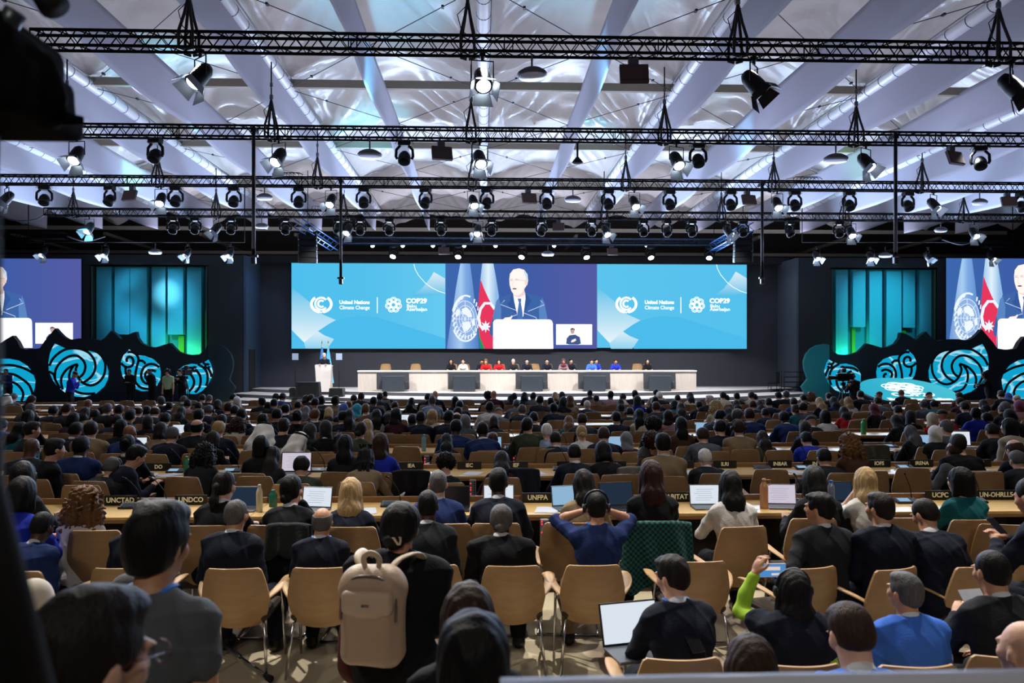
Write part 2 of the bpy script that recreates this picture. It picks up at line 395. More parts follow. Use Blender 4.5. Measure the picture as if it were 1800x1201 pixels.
# teal board niches
tealb = M('teal_board', '#3fb0cc', .55); tealback = M('teal_back', '#1d8098', .6); green = M('green_edge', '#4f8f2a', .6)
def niche(px0, px1, boards, slots, label):
    x0, x1 = at(px0, 0, 40).x, at(px1, 0, 40).x; zt = nzt
    rt = empty('board_feature', ((x0 + x1) / 2, 40.7, 0)); tag(rt, label, 'wall panel', 'teal board recesses beside the stage')
    cx = (x0 + x1) / 2
    bx2 = MB(); bx2.box((0, .22, (zt + 1.2) / 2), (x1 - x0, .04, zt - 1.2)); bx2.build('back_panel', tealback, rt)
    for (a, b_, yb) in boards:
        A, B, z = at(a, 0, 40.5).x - cx, at(b_, 0, 40.5).x - cx, at(0, yb, 40.5).z
        m_ = MB(); m_.box(((A + B) / 2, -.12, (z + zt) / 2), (B - A, .34, zt - z)); m_.build('board', tealb, rt)
    for (a, b_, ya, yb) in slots:
        A, B, z0, z1 = at(a, 0, 40.3).x - cx, at(b_, 0, 40.3).x - cx, at(0, yb, 40.3).z, at(0, ya, 40.3).z
        m_ = MB(); m_.box(((A + B) / 2, .1, (z0 + z1) / 2), (B - A, .2, z1 - z0)); m_.build('slot', green, rt)
    m_ = MB()
    m_.box((0, -.66, zt + .03), (x1 - x0 + .2, .08, .06)).box((-(x1 - x0) / 2, -.66, (zt + 1.2) / 2), (.08, .08, zt - 1.2)).box(((x1 - x0) / 2, -.66, (zt + 1.2) / 2), (.08, .08, zt - 1.2))
    m_.build('border', M('olive_frame', '#2f4a35', .6), rt)
    return (x0 + x1) / 2
cL = niche(160, 364, [(171, 197, 700), (203, 229, 588), (230, 259, 700), (268, 292, 650), (296, 323, 588), (330, 355, 700)],
           [(259, 267, 564, 640), (212, 222, 588, 640), (308, 318, 590, 640), (356, 362, 545, 640)], 'recess of tall teal boards lit blue, left of the central stage')
cR = niche(1462, 1645, [(1468, 1489, 700), (1498, 1520, 573), (1527, 1549, 640), (1557, 1583, 610), (1586, 1607, 574), (1615, 1638, 700)],
           [(1504, 1510, 574, 640), (1549, 1557, 563, 620), (1592, 1600, 574, 600), (1638, 1644, 560, 610)], 'recess of tall teal boards lit green, right of the central stage')
spot('niche_spot', (cL + .6, 33.5, 7.8), (cL + .7, 41, 5.2), (.95, .98, 1), 3000, 13, 1)
spot('niche_spot', (cL, 32, 8), (cL, 41, 4.4), (.16, .75, 1), 3600, 34, 1)
spot('niche_spot', (cR, 32, 8), (cR, 41, 4.4), (.08, .8, .9), 2900, 34, 1)
area('niche_green', (cL + 1.5, 39.9, 2.3), (cL + 1.6, 41, 4), 2, .2, (.2, 1, .3), 30)
area('niche_green', (cR - 1.6, 39.9, 2.0), (cR - 1.6, 41, 4), 2, .2, (.1, 1, .45), 45)
# stage decks: broad discs curving towards the hall
deckw = M('stage_white', '#cfc9c6', .35); deckg = M('stage_riser', '#4a4d54', .6)
def deck(name, x0, x1, yc, yside, z0, z1, idx_):
    n = 40; top = []
    for i in range(n + 1):
        t = i / n * 2 - 1; x = (x0 + x1) / 2 + t * (x1 - x0) / 2; top.append((x, yside - (yside - yc) * (1 - t * t)))
    base = top + [(x1, 42.6), (x0, 42.6)]
    vs = [(a, b_, z0) for a, b_ in base] + [(a, b_, z1) for a, b_ in base]; k = len(base)
    m_ = MB(); m_.add(vs, [list(range(k, 2 * k))], 0); m_.add(vs, [[i, (i + 1) % k, (i + 1) % k + k, i + k] for i in range(k)], 1)
    o = m_.build(name, [deckw, deckg]); o['kind'] = 'structure'; return o
deck('floor_stage_upper', at(418, 0, 41).x, at(1428, 0, 41).x, 35.1, 41.5, .47, .62, 1)
bb = MB(); bx(bb, at(640, 0, 38.6).x, at(1215, 0, 38.6).x, 38.35, 41.0, .62, .80); struct('floor_stage_riser', bb, deckg)
deck('floor_stage_middle', at(408, 0, 38.5).x, at(1440, 0, 38.5).x, 32.5, 38.6, .32, .47, 2)
deck('floor_stage_lower', at(404, 0, 36).x, at(1446, 0, 36).x, 30.6, 36.0, 0, .32, 3)
# ---------------- screens ----------------
def conv(pts, ox, oy, k): return [(ox + a / k, oy + b / k) for a, b in pts]
NAVY = glow_grad('navy', [(0, '#3c68ae'), (.5, '#3f5cA6'.replace('A', 'a')), (1, '#565ba3')], axis=0, lo=-4, hi=4)
CY = glow('cyan', '#46b8e6'); CYD = glow('cyan_deep', '#4cbcec'); WH = glow('white', '#f4fbff', 1.3); WHS = glow('podium', '#f6f8ff', 1.5)
class Pic:
    """flat pictures on a screen: photo pixels -> metres on the screen plane"""
    def __init__(s, root, cx, cy, k, clip=None): s.r, s.cx, s.cy, s.k, s.n, s.clip = root, cx, cy, k, 0, clip
    def P(s, pts):
        q = [((a - s.cx) / s.k, (s.cy - b) / s.k) for a, b in pts]
        return q
    def y(s): s.n += 1; return -.03 - .004 * s.n
    def clipped(s, q):
        if not s.clip: return q
        x0, x1 = s.clip[:2]; out = q
        for lim, sg in ((x0, 1), (x1, -1)):
            res = []
            for i in range(len(out)):
                a, b_ = out[i - 1], out[i]; ia, ib = (a[0] - lim) * sg >= 0, (b_[0] - lim) * sg >= 0
                if ia != ib:
                    t = (lim - a[0]) / (b_[0] - a[0]); res.append((lim, a[1] + (b_[1] - a[1]) * t))
                if ib: res.append(b_)
            out = res
            if len(out) < 3: return None
        return out
    def poly(s, name, pts, mat):
        q = s.clipped(s.P(pts))
        if not q: return
        return MB().flat(q, s.y()).build(name, mat, s.r)
    def line(s, name, lines, wd, mat, closed=False):
        m = MB(); y = s.y()
        for l in lines:
            q = s.P(l)
            if s.clip: q = [p for p in q if s.clip[0] <= p[0] <= s.clip[1]]
            if len(q) > 1: m.stroke(q, wd / s.k, y, 0, closed and len(q) == len(l))
        if m.v: return m.build(name, mat, s.r)
def ell(cx, cy, rx, ry, n=28, a0=0, a1=360): return [(cx + rx * math.cos(R(a0 + (a1 - a0) * i / (n - 1 if a1 - a0 < 360 else n))), cy + ry * math.sin(R(a0 + (a1 - a0) * i / (n - 1 if a1 - a0 < 360 else n)))) for i in range(n)]
SKS = glow('screen_skin', '#ffeae4', 1.15); SUIT = glow('screen_suit', '#3f66a8'); SUITL = glow('screen_suit_lit', '#5b86c4'); DK = glow('screen_dark', '#5a4038')
def speaker_picture(root, cx, cy, k, clip=None):
    p = Pic(root, cx, cy, k, clip); Z = lambda l: conv(l, 770, 450, 6)
    fl = glow_grad('un_flag_%d' % (cx * 10), [(0, '#5c86cc'), (.45, '#a8cdf2'), (.6, '#7fabe4'), (1, '#4f7cc6')], axis=0, lo=(783 - cx) / k, hi=(842 - cx) / k)
    p.poly('un_flag', Z([(235, 76), (335, 76), (365, 300), (378, 420), (410, 700), (432, 978), (92, 978), (120, 780), (150, 600), (190, 330), (212, 200)]), fl)
    em = glow('emblem', '#e6f0ff', 1.1); c = (300, 650)
    p.poly('emblem_disc', Z(ell(c[0] - 15, c[1] + 15, 125, 190)), glow('emblem_disc', '#8fb2e4'))
    L_ = [Z(ell(c[0] - 15, c[1] + 15, 125 * q, 190 * q) ) for q in (1, .75, .5, .28)]
    p.line('globe_rings', L_, .9, em, True)
    p.line('globe_meridians', [Z([(285 + 125 * math.cos(R(a)), 665 + 190 * math.sin(R(a))), (285, 665)]) for a in range(0, 360, 45)], .8, em)
    for q in ([(250, 560), (300, 540), (340, 580), (360, 640), (320, 650), (290, 620), (255, 610)], [(260, 700), (330, 690), (350, 740), (310, 790), (270, 800), (255, 750)], [(200, 560), (235, 570), (225, 620), (190, 650), (180, 600)], [(350, 680), (385, 660), (390, 730), (360, 740)]):
        p.poly('continent', Z(q), em)
    leaves = []
    for s_ in (-1, 1):
        for t in range(12):
            a = R(100 + s_ * (8 + t * 13)) ; r1 = 150 + (t % 2) * 26
            x0, y0 = 290 + 140 * math.cos(a), 665 + 215 * math.sin(a)
            leaves.append(Z([(x0, y0), (x0 + (16 + 10 * s_), y0 - 42)]))
    p.line('olive_wreath', leaves, 2.4, em); p.line('wreath_stem', [Z(ell(290, 665, 142, 232, 30, 40, 150)), Z(ell(290, 665, 142, 245, 20, 200, 290))], 3, em)
    az = glow_grad('az_%d' % (cx * 10), [(0, '#9fc4ea'), (.5, '#dff2ff'), (1, '#8fbce8')], axis=0, lo=(844 - cx) / k, hi=(872 - cx) / k)
    p.poly('national_flag', Z([(465, 76), (580, 76), (612, 250), (640, 430), (610, 560), (575, 978), (470, 978), (445, 900), (418, 700), (425, 520), (445, 250)]), az)
    p.poly('flag_red', Z([(447, 250), (480, 340), (530, 450), (590, 560), (575, 978), (490, 978), (440, 860), (418, 690), (425, 470)]), glow('flag_red', '#e8385e'))
    p.poly('flag_green', Z([(418, 720), (440, 860), (490, 978), (445, 978), (428, 860)]), glow('flag_green', '#1f9a5c'))
    p.line('crescent', [Z([(595, 560), (550, 500), (490, 500), (445, 560), (425, 650), (440, 730), (480, 780)])], 5, em)
    p.poly('star', Z([(500 + (60 if i % 2 == 0 else 28) * math.cos(R(i * 22.5)), 745 + (66 if i % 2 == 0 else 30) * math.sin(R(i * 22.5))) for i in range(16)]), em)
    # the speaker
    p.poly('suit', Z([(640, 445), (770, 395), (830, 430), (920, 385), (1095, 435), (1120, 500), (1150, 640), (1150, 720), (590, 720), (575, 850), (545, 830), (540, 780), (575, 640), (610, 480)]), SUIT)
    p.poly('sleeve_light', Z([(610, 480), (640, 450), (665, 560), (660, 668), (585, 700), (575, 640)]), SUITL)
    p.poly('sleeve_light', Z([(1060, 560), (1095, 440), (1120, 500), (1150, 668), (1065, 668)]), SUITL)
    p.poly('shirt_front', Z([(790, 400), (915, 390), (918, 450), (895, 640), (835, 640), (800, 480)]), glow('shirt', '#fbfcff', 1.3))
    p.poly('tie', Z([(835, 450), (875, 450), (870, 490), (888, 600), (890, 668), (832, 668), (832, 600), (848, 490)]), glow('tie', '#4b76b6'))
    p.poly('lapel', Z([(770, 398), (800, 480), (832, 620), (760, 560), (730, 500), (755, 480)]), glow('lapel', '#355a9c'))
    p.poly('lapel', Z([(920, 388), (985, 480), (965, 500), (905, 600), (895, 640), (918, 470)]), glow('lapel', '#355a9c'))
    p.poly('neck', Z([(790, 370), (905, 350), (915, 410), (850, 445), (795, 420)]), glow('neck', '#f7dcd6'))
    p.poly('face', Z([(748, 250), (755, 190), (790, 145), (850, 132), (905, 148), (940, 195), (945, 270), (925, 320), (905, 350), (870, 400), (830, 420), (795, 408), (770, 370), (752, 310)]), SKS)
    p.poly('hair', Z([(905, 150), (940, 195), (947, 262), (925, 262), (920, 220), (900, 180)]), glow('hair', '#cfe4f2', 1.0))
    p.poly('ear', Z(ell(925, 285, 17, 30, 12)), glow('ear', '#f3d4cc', 1.1))
    p.line('glasses', [Z([(752, 262), (788, 262)]), Z([(805, 258), (850, 258)]), Z([(850, 256), (920, 262)])], .6, glow('glasses', '#8f9cb4'))
    p.line('eyebrow', [Z([(755, 250), (785, 248)]), Z([(808, 248), (842, 246)])], .8, glow('brow', '#b49c98'))
    p.line('nose', [Z([(792, 265), (780, 310), (790, 322), (805, 320)])], .5, glow('nose', '#e0b4a8'))
    p.poly('mouth', Z(ell(803, 348, 24, 7, 10)), DK)
    for l in ([(700, 468), (655, 512), (820, 575)], [(1075, 468), (1115, 515), (945, 585)], [(895, 600), (1030, 650), (1035, 668)], [(830, 620), (770, 640)]):
        p.line('microphone', [Z(l)], 1.0, glow('mic', '#cfe0fa'))
    p.poly('hand', Z([(680, 672), (700, 652), (755, 645), (775, 628), (782, 640), (765, 668)]), SKS)
    p.poly('screen_podium', Z([(578, 978), (578, 700), (590, 680), (612, 670), (1170, 670), (1195, 682), (1205, 710), (1210, 978)]), WHS)
    p.poly('inset', Z([(1240, 720), (1620, 720), (1620, 935), (1240, 935)]), glow('inset', '#ffffff', 1.4))
    sg = glow('interpreter', '#46598c'); p.poly('interpreter_body', Z([(1345, 925), (1350, 870), (1380, 835), (1440, 828), (1490, 855), (1502, 925), (1470, 933), (1380, 933)]), sg)
    p.poly('interpreter_head', Z(ell(1412, 792, 22, 30, 14)), glow('ihead', '#c9a8a4')); p.poly('interpreter_hair', Z([(1388, 790), (1392, 765), (1412, 758), (1436, 768), (1438, 792), (1428, 775), (1400, 776)]), glow('ihair', '#4c4658'))
    p.poly('interpreter_hand', Z([(1395, 910), (1405, 885), (1445, 870), (1452, 890), (1420, 908)]), SKS)
    return p
def conf_picture(root, cx, cy, k, ox, cwid, csx=1.0):
    """the cyan conference slide; ox = shift from the left-hand slide"""
    p = Pic(root, cx, cy, k, (-cwid / 2, cwid / 2)); Z = lambda l: [(a * csx + ox, min(b, cy + 75.2)) for a, b in conv(l, 500, 450, 1800 / 290)]
    lf = glow_grad('leaf_%d' % cx, [(0, '#e8f5fb'), (.35, '#bfe4f5'), (1, '#5cc2ea')], lo=(cy - 602) / k, hi=(cy - 505) / k)
    p.poly('leaf_shape', Z([(80, 345), (260, 490), (420, 640), (560, 700), (480, 745), (365, 822), (215, 945), (130, 860), (80, 808)]), lf)
    lf2 = glow_grad('leaf2_%d' % cx, [(0, '#8fd3f0'), (1, '#d8eef8')], lo=(cy - 612) / k, hi=(cy - 583) / k)
    p.poly('leaf_shape', Z([(365, 822), (440, 870), (540, 908), (470, 1015), (230, 1015), (215, 945)]), lf2)
    p.poly('swoosh', Z([(365, 822), (480, 745), (620, 685), (800, 655), (1000, 665), (1755, 900), (1755, 1015), (480, 1015), (540, 908), (440, 870)]), CYD)
    p.poly('leaf_shape', Z([(1630, 170), (1755, 242), (1755, 395), (1600, 430), (1380, 440), (1500, 350), (1580, 250)]), glow_grad('leaf3_%d' % cx, [(0, '#55bfe8'), (1, '#d9eef9')], lo=(cy - 520) / k, hi=(cy - 478) / k))
    p.line('thin_arc', [Z(smooth_path([(1412, 90, 0), (1440, 180, 0), (1530, 285, 0), (1640, 365, 0), (1755, 405, 0)]) if 0 else [(1412, 85), (1425, 140), (1460, 205), (1530, 285), (1600, 340), (1680, 380), (1755, 404)])], .9, WH)
    # climate change emblem
    c = (403, 522)
    p.line('climate_mark', [Z(ell(c[0], c[1], 66, 66, 24, 40, 320)), Z(ell(c[0], c[1], 35, 35, 16, 48, 312))], 3.4, WH)
    p.line('laurel', [Z(ell(c[0], c[1] + 4, 108, 88, 16, 100, 232)), Z(ell(c[0], c[1] + 4, 108, 88, 16, -52, 80))], 4.6, WH)
    p.line('laurel_tip', [Z([(370, 600), (403, 618), (436, 600)])], 2, WH)
    p.line('divider', [Z([(1012, 450), (1012, 625)])], 1.4, WH)
    for i in range(7):
        a = R(i * 360 / 7 - 90); x, y = 1190 + 56 * math.cos(a), 533 + 54 * math.sin(a)
        p.line('knot_ring', [Z(ell(x, y, 32, 30, 18))], 1.3, WH, True); p.line('knot_ring', [Z(ell(x, y, 17, 16, 12))], 1.1, WH, True)
        x2, y2 = 1190 + 34 * math.cos(a + .45), 533 + 33 * math.sin(a + .45); p.line('knot_ring', [Z(ell(x2, y2, 13, 12, 10, 0, 300))], 1, WH)
    def T(body, x, y, size, x1, bold=.012):
        q, q2 = p.P(Z([(x, y), (x1, y)])); text(body, size, (q[0], p.y() - .01, q[1]), WH, root, align='LEFT', bold=bold, fit=q2[0] - q[0])
    T('United Nations', 602, 508, .27, 930, .010); T('Climate Change', 602, 566, .27, 930, .004)
    T('COP29', 1328, 492, .34, 1556, .016); T('Baku', 1334, 547, .25, 1438, .005); T('Azerbaijan', 1332, 583, .25, 1558, .005)
bez = M('screen_bezel', '#050608', .6)
def screen(px0, px1, py0, py1, Y, label, bgmat):
    a, b_ = at(px0, py0, Y), at(px1, py0, Y); zb = at(px0, py1, Y).z
    k = (px1 - px0) / (b_.x - a.x); w_, h_ = b_.x - a.x, a.z - zb
    rt = empty('led_screen', ((a.x + b_.x) / 2, Y, (a.z + zb) / 2)); tag(rt, label, 'screen', 'large screens above the stage')
    MB().box((0, .12, 0), (w_, .22, h_)).build('cabinet', bez, rt)
    MB().flat([(-w_ / 2, -h_ / 2), (w_ / 2, -h_ / 2), (w_ / 2, h_ / 2), (-w_ / 2, h_ / 2)], -.01).build('display', bgmat, rt)
    return rt, k, (px0 + px1) / 2, (py0 + py1) / 2, w_, h_
MY = 42.35
r1 = screen(512.5, 783, 462.5, 613, MY, 'cyan screen with climate change and conference logos, left of the speaker picture', glow_grad('cy1', [(0, '#4fc0ee'), (.5, '#54c0ec'), (1, '#66c9f0')], axis=0, lo=-4, hi=4))
conf_picture(r1[0], r1[2], r1[3], r1[1], 0, r1[4])
r2 = screen(783, 1049.5, 462.5, 613, MY, 'middle screen showing the speaker, two flags and sign interpreter inset', NAVY)
speaker_picture(r2[0], r2[2], r2[3], r2[1])
r3 = screen(1049.5, 1312.5, 463, 611.5, MY, 'cyan screen with climate change and conference logos, right of the speaker picture', glow_grad('cy2', [(0, '#5cc4ee'), (1, '#54c0ec')], axis=0, lo=-4, hi=4))
conf_picture(r3[0], r3[2], r3[3], r3[1], 1049.5 - 512.5 * .972, r3[4], .972)
SY = 39.85
def side_screen(px0, px1, ox, label):
    rt, k, cx, cy, w_, h_ = screen(px0, px1, 454, 613, SY, label, NAVY)
    # same picture, shifted and a little larger
    class _: pass
    kk = k / 1.04
    ccx = 783 + (cx - px0) / 1.04; ccy = 613 - (613 - cy) / 1.04
    speaker_picture(rt, ccx, ccy, kk, (-w_ / 2, w_ / 2))
side_screen(-136, 143, 0, 'side screen showing the speaker, cut by the left edge of the photo')
side_screen(1663, 1942, 0, 'side screen showing flags and speaker, at the right edge of the photo')
# ---------------- wave set pieces ----------------
caus = bpy.data.materials.new('cyan_caustic'); caus.use_nodes = True; nt = caus.node_tree; nt.nodes.clear(); N = nt.nodes.new
tc = N('ShaderNodeTexCoord'); mp = N('ShaderNodeMapping'); mp.inputs['Scale'].default_value = (.55, 1, 1.5); nz = N('ShaderNodeTexNoise'); nz.inputs['Scale'].default_value = .9
ad = N('ShaderNodeMix'); ad.data_type = 'RGBA'; ad.blend_type = 'LINEAR_LIGHT'; ad.inputs['Factor'].default_value = .55
vo = N('ShaderNodeTexVoronoi'); vo.feature = 'DISTANCE_TO_EDGE'; vo.inputs['Scale'].default_value = .85; cr = N('ShaderNodeValToRGB'); em = N('ShaderNodeEmission'); ou = N('ShaderNodeOutputMaterial')
for a, b_ in ((tc.outputs['Object'], mp.inputs[0]), (mp.outputs[0], nz.inputs['Vector']), (mp.outputs[0], ad.inputs[6]), (nz.outputs['Color'], ad.inputs[7]), (ad.outputs[2], vo.inputs['Vector']), (vo.outputs['Distance'], cr.inputs[0]), (cr.outputs[0], em.inputs[0]), (em.outputs[0], ou.inputs[0])): nt.links.new(a, b_)
e = cr.color_ramp.elements; e[0].position = .012; e[0].color = (*lin('#9fe0f4'), 1); e[1].position = .05; e[1].color = (*lin('#0fa6d2'), 1); em.inputs[1].default_value = .95
wavem = M('wave_board', '#0b1a26', .6); strokem = M('wave_line', '#04101a', .7)
WT = [(-70, 650), (-40, 622), (-18, 604), (0, 604), (10, 597), (22, 590), (30, 600), (36, 612), (45, 614), (58, 614), (70, 612), (78, 600), (88, 588), (97, 577), (102, 583), (110, 591), (118, 596), (126, 597), (138, 595), (150, 595), (165, 596), (176, 599), (184, 594), (195, 581), (204, 588), (213, 597), (222, 590), (232, 585), (239, 583), (241, 593), (248, 603), (258, 608), (270, 611), (276, 610), (288, 606), (299, 603), (305, 610), (313, 618), (323, 622), (335, 624), (350, 623), (359, 617), (364, 606)]
WW = [(364, 606), (372, 604), (385, 606), (396, 612), (405, 623), (409, 636), (408, 650), (402, 668), (413, 682), (404, 700), (400, 709)]
Z1 = lambda l: conv(l, 0, 560, 6); Z2 = lambda l: conv(l, 200, 560, 6)
D1 = Z1([(580, 265), (690, 315), (800, 320), (900, 318), (1000, 345), (1070, 400), (1120, 470), (1145, 560), (1140, 640), (1100, 720), (1020, 790), (900, 830), (800, 825), (700, 790), (620, 730), (560, 650), (520, 560), (515, 460), (530, 370), (555, 310)])
S1 = [Z1(l) for l in ([(525, 500), (560, 430), (620, 370), (700, 325), (800, 315), (880, 330), (950, 370), (1000, 440), (1010, 520), (985, 590), (940, 640), (880, 680)], [(585, 650), (588, 560), (620, 490), (680, 430), (750, 395), (820, 395), (880, 440), (905, 500), (895, 560), (870, 600), (835, 625)],
      [(668, 750), (650, 680), (655, 620), (690, 560), (740, 515), (820, 485), (805, 530), (810, 580), (840, 640), (880, 680), (940, 705), (1000, 700), (1060, 660), (1100, 600), (1115, 530), (1115, 460)], [(745, 690), (735, 620), (745, 560), (780, 500)], [(520, 560), (570, 590), (590, 650), (640, 740)], [(1115, 470), (1080, 400), (1010, 345), (890, 318)], [(750, 700), (790, 760), (860, 790), (940, 795), (1010, 792)])]
D2 = Z2([(140, 355), (165, 325), (195, 352), (250, 388), (330, 395), (420, 430), (480, 490), (497, 570), (490, 650), (450, 720), (380, 765), (300, 770), (220, 740), (150, 690), (95, 610), (78, 530), (80, 450), (105, 390)])
S2 = [Z2(l) for l in ([(145, 460), (140, 430), (165, 405), (200, 420), (212, 460), (195, 500), (150, 515), (110, 500), (82, 470)], [(150, 355), (200, 355), (250, 390), (265, 440), (250, 500), (235, 570), (230, 650), (245, 690), (300, 735), (390, 748)], [(130, 515), (130, 570), (150, 620)], [(270, 445), (310, 450), (340, 480)],
      [(485, 515), (430, 485), (370, 485), (320, 520), (295, 580), (300, 640), (340, 685), (400, 690), (450, 660)], [(450, 560), (400, 545), (350, 565), (335, 600), (350, 640), (390, 650), (420, 630), (415, 600), (390, 590)])]
D3 = Z2([(1000, 435), (1025, 480), (1045, 560), (1035, 620), (985, 715), (930, 770), (870, 800), (780, 800), (700, 760), (665, 690), (662, 600), (690, 540), (740, 500), (820, 478), (880, 485), (950, 465)])
S3 = [Z2(l) for l in (ell(855, 535, 20, 20, 13), ell(990, 503, 20, 20, 13), [(875, 550), (910, 600), (920, 660), (905, 730), (860, 785)], [(690, 565), (740, 530), (830, 520)], [(890, 480), (960, 530), (990, 590), (992, 660), (975, 715)], [(1000, 525), (1030, 590), (1030, 620)], [(970, 487), (945, 465)], [(760, 560), (820, 600), (850, 660), (840, 720), (800, 770)])]
D0 = Z1([(-250, 455), (-100, 430), (0, 425), (100, 425), (200, 445), (290, 500), (345, 570), (375, 660), (365, 740), (340, 820), (300, 870), (-250, 870)])
S0 = [Z1(l) for l in ([(-250, 520), (-100, 497), (0, 495), (120, 492), (230, 515), (310, 550), (365, 585)], [(-250, 620), (-100, 592), (50, 585), (150, 590), (240, 640), (310, 700), (345, 780), (350, 830)], [(-100, 690), (-20, 668), (80, 665), (160, 680), (220, 730), (250, 790), (240, 850), (225, 868)])]
WAVE_Y = 37.7
def wave(mirror, label, wing):
    mx_ = (lambda x: 1823 - x) if mirror else (lambda x: x)
    cx = at(mx_(170), 0, WAVE_Y).x; rt = empty('wave_set_piece', (cx, WAVE_Y, 0)); tag(rt, label, 'stage set')
    q = lambda l: [((at(mx_(a), b_, WAVE_Y).x - cx), max(0, at(0, b_, WAVE_Y).z)) for a, b_ in l]
    m_ = MB(); m_.prism(q(WT + [(364, 712), (-70, 712)]), 0, .3); m_.build('wave_panel', wavem, rt)
    m_ = MB(); m_.prism(q(WW + [(364, 712)]), .05, .25); m_.build('wave_wing', wing, rt)
    for D, S in ((D0, S0), (D1, S1), (D2, S2), (D3, S3)):
        d = MB().prism([tuple(p) for p in q(D)], -.03, .0).build('light_motif', caus, rt)
        m_ = MB()
        for l in S:
            pts = [(a, b_) for a, b_, _ in smooth_path([(a, b_, 0) for a, b_ in q(l)], 4)]
            m_.stroke(pts, .12, -.045)
        m_.build('swirl_line', strokem, d)
wave(False, 'dark wave shaped set with glowing cyan swirls, left of the stage', M('wing_unlit', '#0a2430', .6))  # same wing without the teal light, so a dark colour
wave(True, 'dark wave shaped set with glowing cyan swirls, right of the stage', M('wing_teal_lit', '#0f6a72', .6))  # teal light on this wing is partly put into its colour
spot('wing_spot', (at(1440, 0, 32).x, 31, 7.5), (at(1470, 0, 37.7).x, 37.7, 1.5), (.1, .85, 1), 650, 22, 1)
mb = MB(); bx(mb, at(-60, 0, 36).x, at(300, 0, 36).x, 35.6, 37.6, 0, .1); bx(mb, at(1640, 0, 36).x, at(1900, 0, 36).x, 35.6, 37.6, 0, .1)
struct('floor_side_plinth', mb, M('plinth', '#1c3a48', .4))
# oval floor emblem, tilted towards the hall
c = at(1595, 692, 34.5); rt = empty('oval_sign', (c.x, 34.5, 0), R(-2)); tag(rt, 'tilted turquoise oval sign with conference logo beside the camera operator', 'sign')
ovm = glow_grad('oval', [(0, '#2fb3d0'), (1, '#4cc6dc')], axis=0, lo=-2, hi=2, s=.95)
T_ = Matrix.Translation((0, 0, .72)) @ Matrix.Rotation(R(16), 4, 'X')
m_ = MB(); m_.lathe([(2.05, -.12), (2.05, -.01)], n=48, T=T_, sy=2.0 / 2.05); m_.build('rim', M('oval_rim', '#23343c', .4), rt)
m_ = MB(); m_.lathe([(1.99, -.01), (1.99, .012)], n=48, T=T_, sy=1.93 / 1.99); m_.build('sign_face', ovm, rt)
m_ = MB(); m_.box((0, .8, .4), (2.2, 1.2, .8), ch=.05); m_.build('base', blackm, rt)
wl = glow('logo_white', '#f2ffff', 1.1)
m_ = MB()
for i in range(7):
    a = 2 * math.pi * i / 7
    for rr_ in (.30, .17): m_.tube([(.42 * math.cos(a) * 1.25 + rr_ * 1.25 * math.cos(t), .45 + .42 * math.sin(a) + rr_ * math.sin(t), .03) for t in [k * math.pi / 8 for k in range(16)]], .022, 4, T=T_, closed=True)
m_.build('logo', wl, rt)
for body, y_, sz in (('COP29', -.55, .62), ('Baku Azerbaijan', -1.15, .42)):
    o = text(body, sz, (0, 0, 0), wl, rt, bold=.03); o.matrix_local = T_ @ Matrix.Translation((0, y_, .03))
# ---------------- presidium ----------------
tblw = M('stage_table_oak', '#d9cfc4', .45, kind='wood', var=.12)
x0, x1 = at(629, 0, 37.6).x, at(1224, 0, 37.6).x; zt = at(0, 652, 37.6).z; zb = .62
rt = empty('presidium_table', ((x0 + x1) / 2, 37.6, 0)); tag(rt, 'long pale wooden presidium table on the stage', 'table')
W_ = x1 - x0
MB().box((0, .04, (zb + zt - .06) / 2), (W_, .06, zt - .06 - zb)).build('front_panel', tblw, rt)
MB().box((0, .36, zt - .03), (W_ + .04, .8, .06)).build('table_top', M('stage_table_top', '#e9e4de', .35), rt)
for s_ in (-1, 1): MB().box((s_ * (W_ / 2 - .03), .39, (zb + zt - .06) / 2), (.06, .64, zt - .06 - zb)).build('side_panel', tblw, rt)
monm = M('monitor_shell', '#33363b', .4); scm = M('monitor_glass', '#3c434a', .25)
for i, (px, lb) in enumerate(((691, 'under two empty chairs at the left table end'), (816, 'second from the left'), (935, 'at the middle of the long table'), (1045, 'second from the right'), (1160, 'at the right end of the long table'))):
    c = at(px, 675, 36.9); tl = (px - 925) / 235 * -12
    rt = empty('stage_monitor', (c.x, 36.9, .62), R(tl * .7)); tag(rt, 'dark stage monitor facing the panel, ' + lb, 'monitor', 'monitors before the stage table')
    T_ = Matrix.Rotation(R(-14), 4, 'X')
    m_ = MB(); m_.box((0, .12, .55), (1.5, .08, .82), T=T_, ch=.02); m_.build('monitor_back', monm, rt)
    m_ = MB(); m_.box((0, 0.0, .38), (1.02, .22, .72), ch=.02); m_.build('monitor_stand', scm, rt)
    m_ = MB(); m_.box((0, .22, .55), (1.4, .01, .74), T=T_); m_.build('display', M('monitor_on', '#39424d', .3), rt)
    m_ = MB(); m_.tube([(.45, .0, .5), (.6, -.05, .42), (.72, 0, .52)], .02, 6); m_.build('cable', monm, rt)
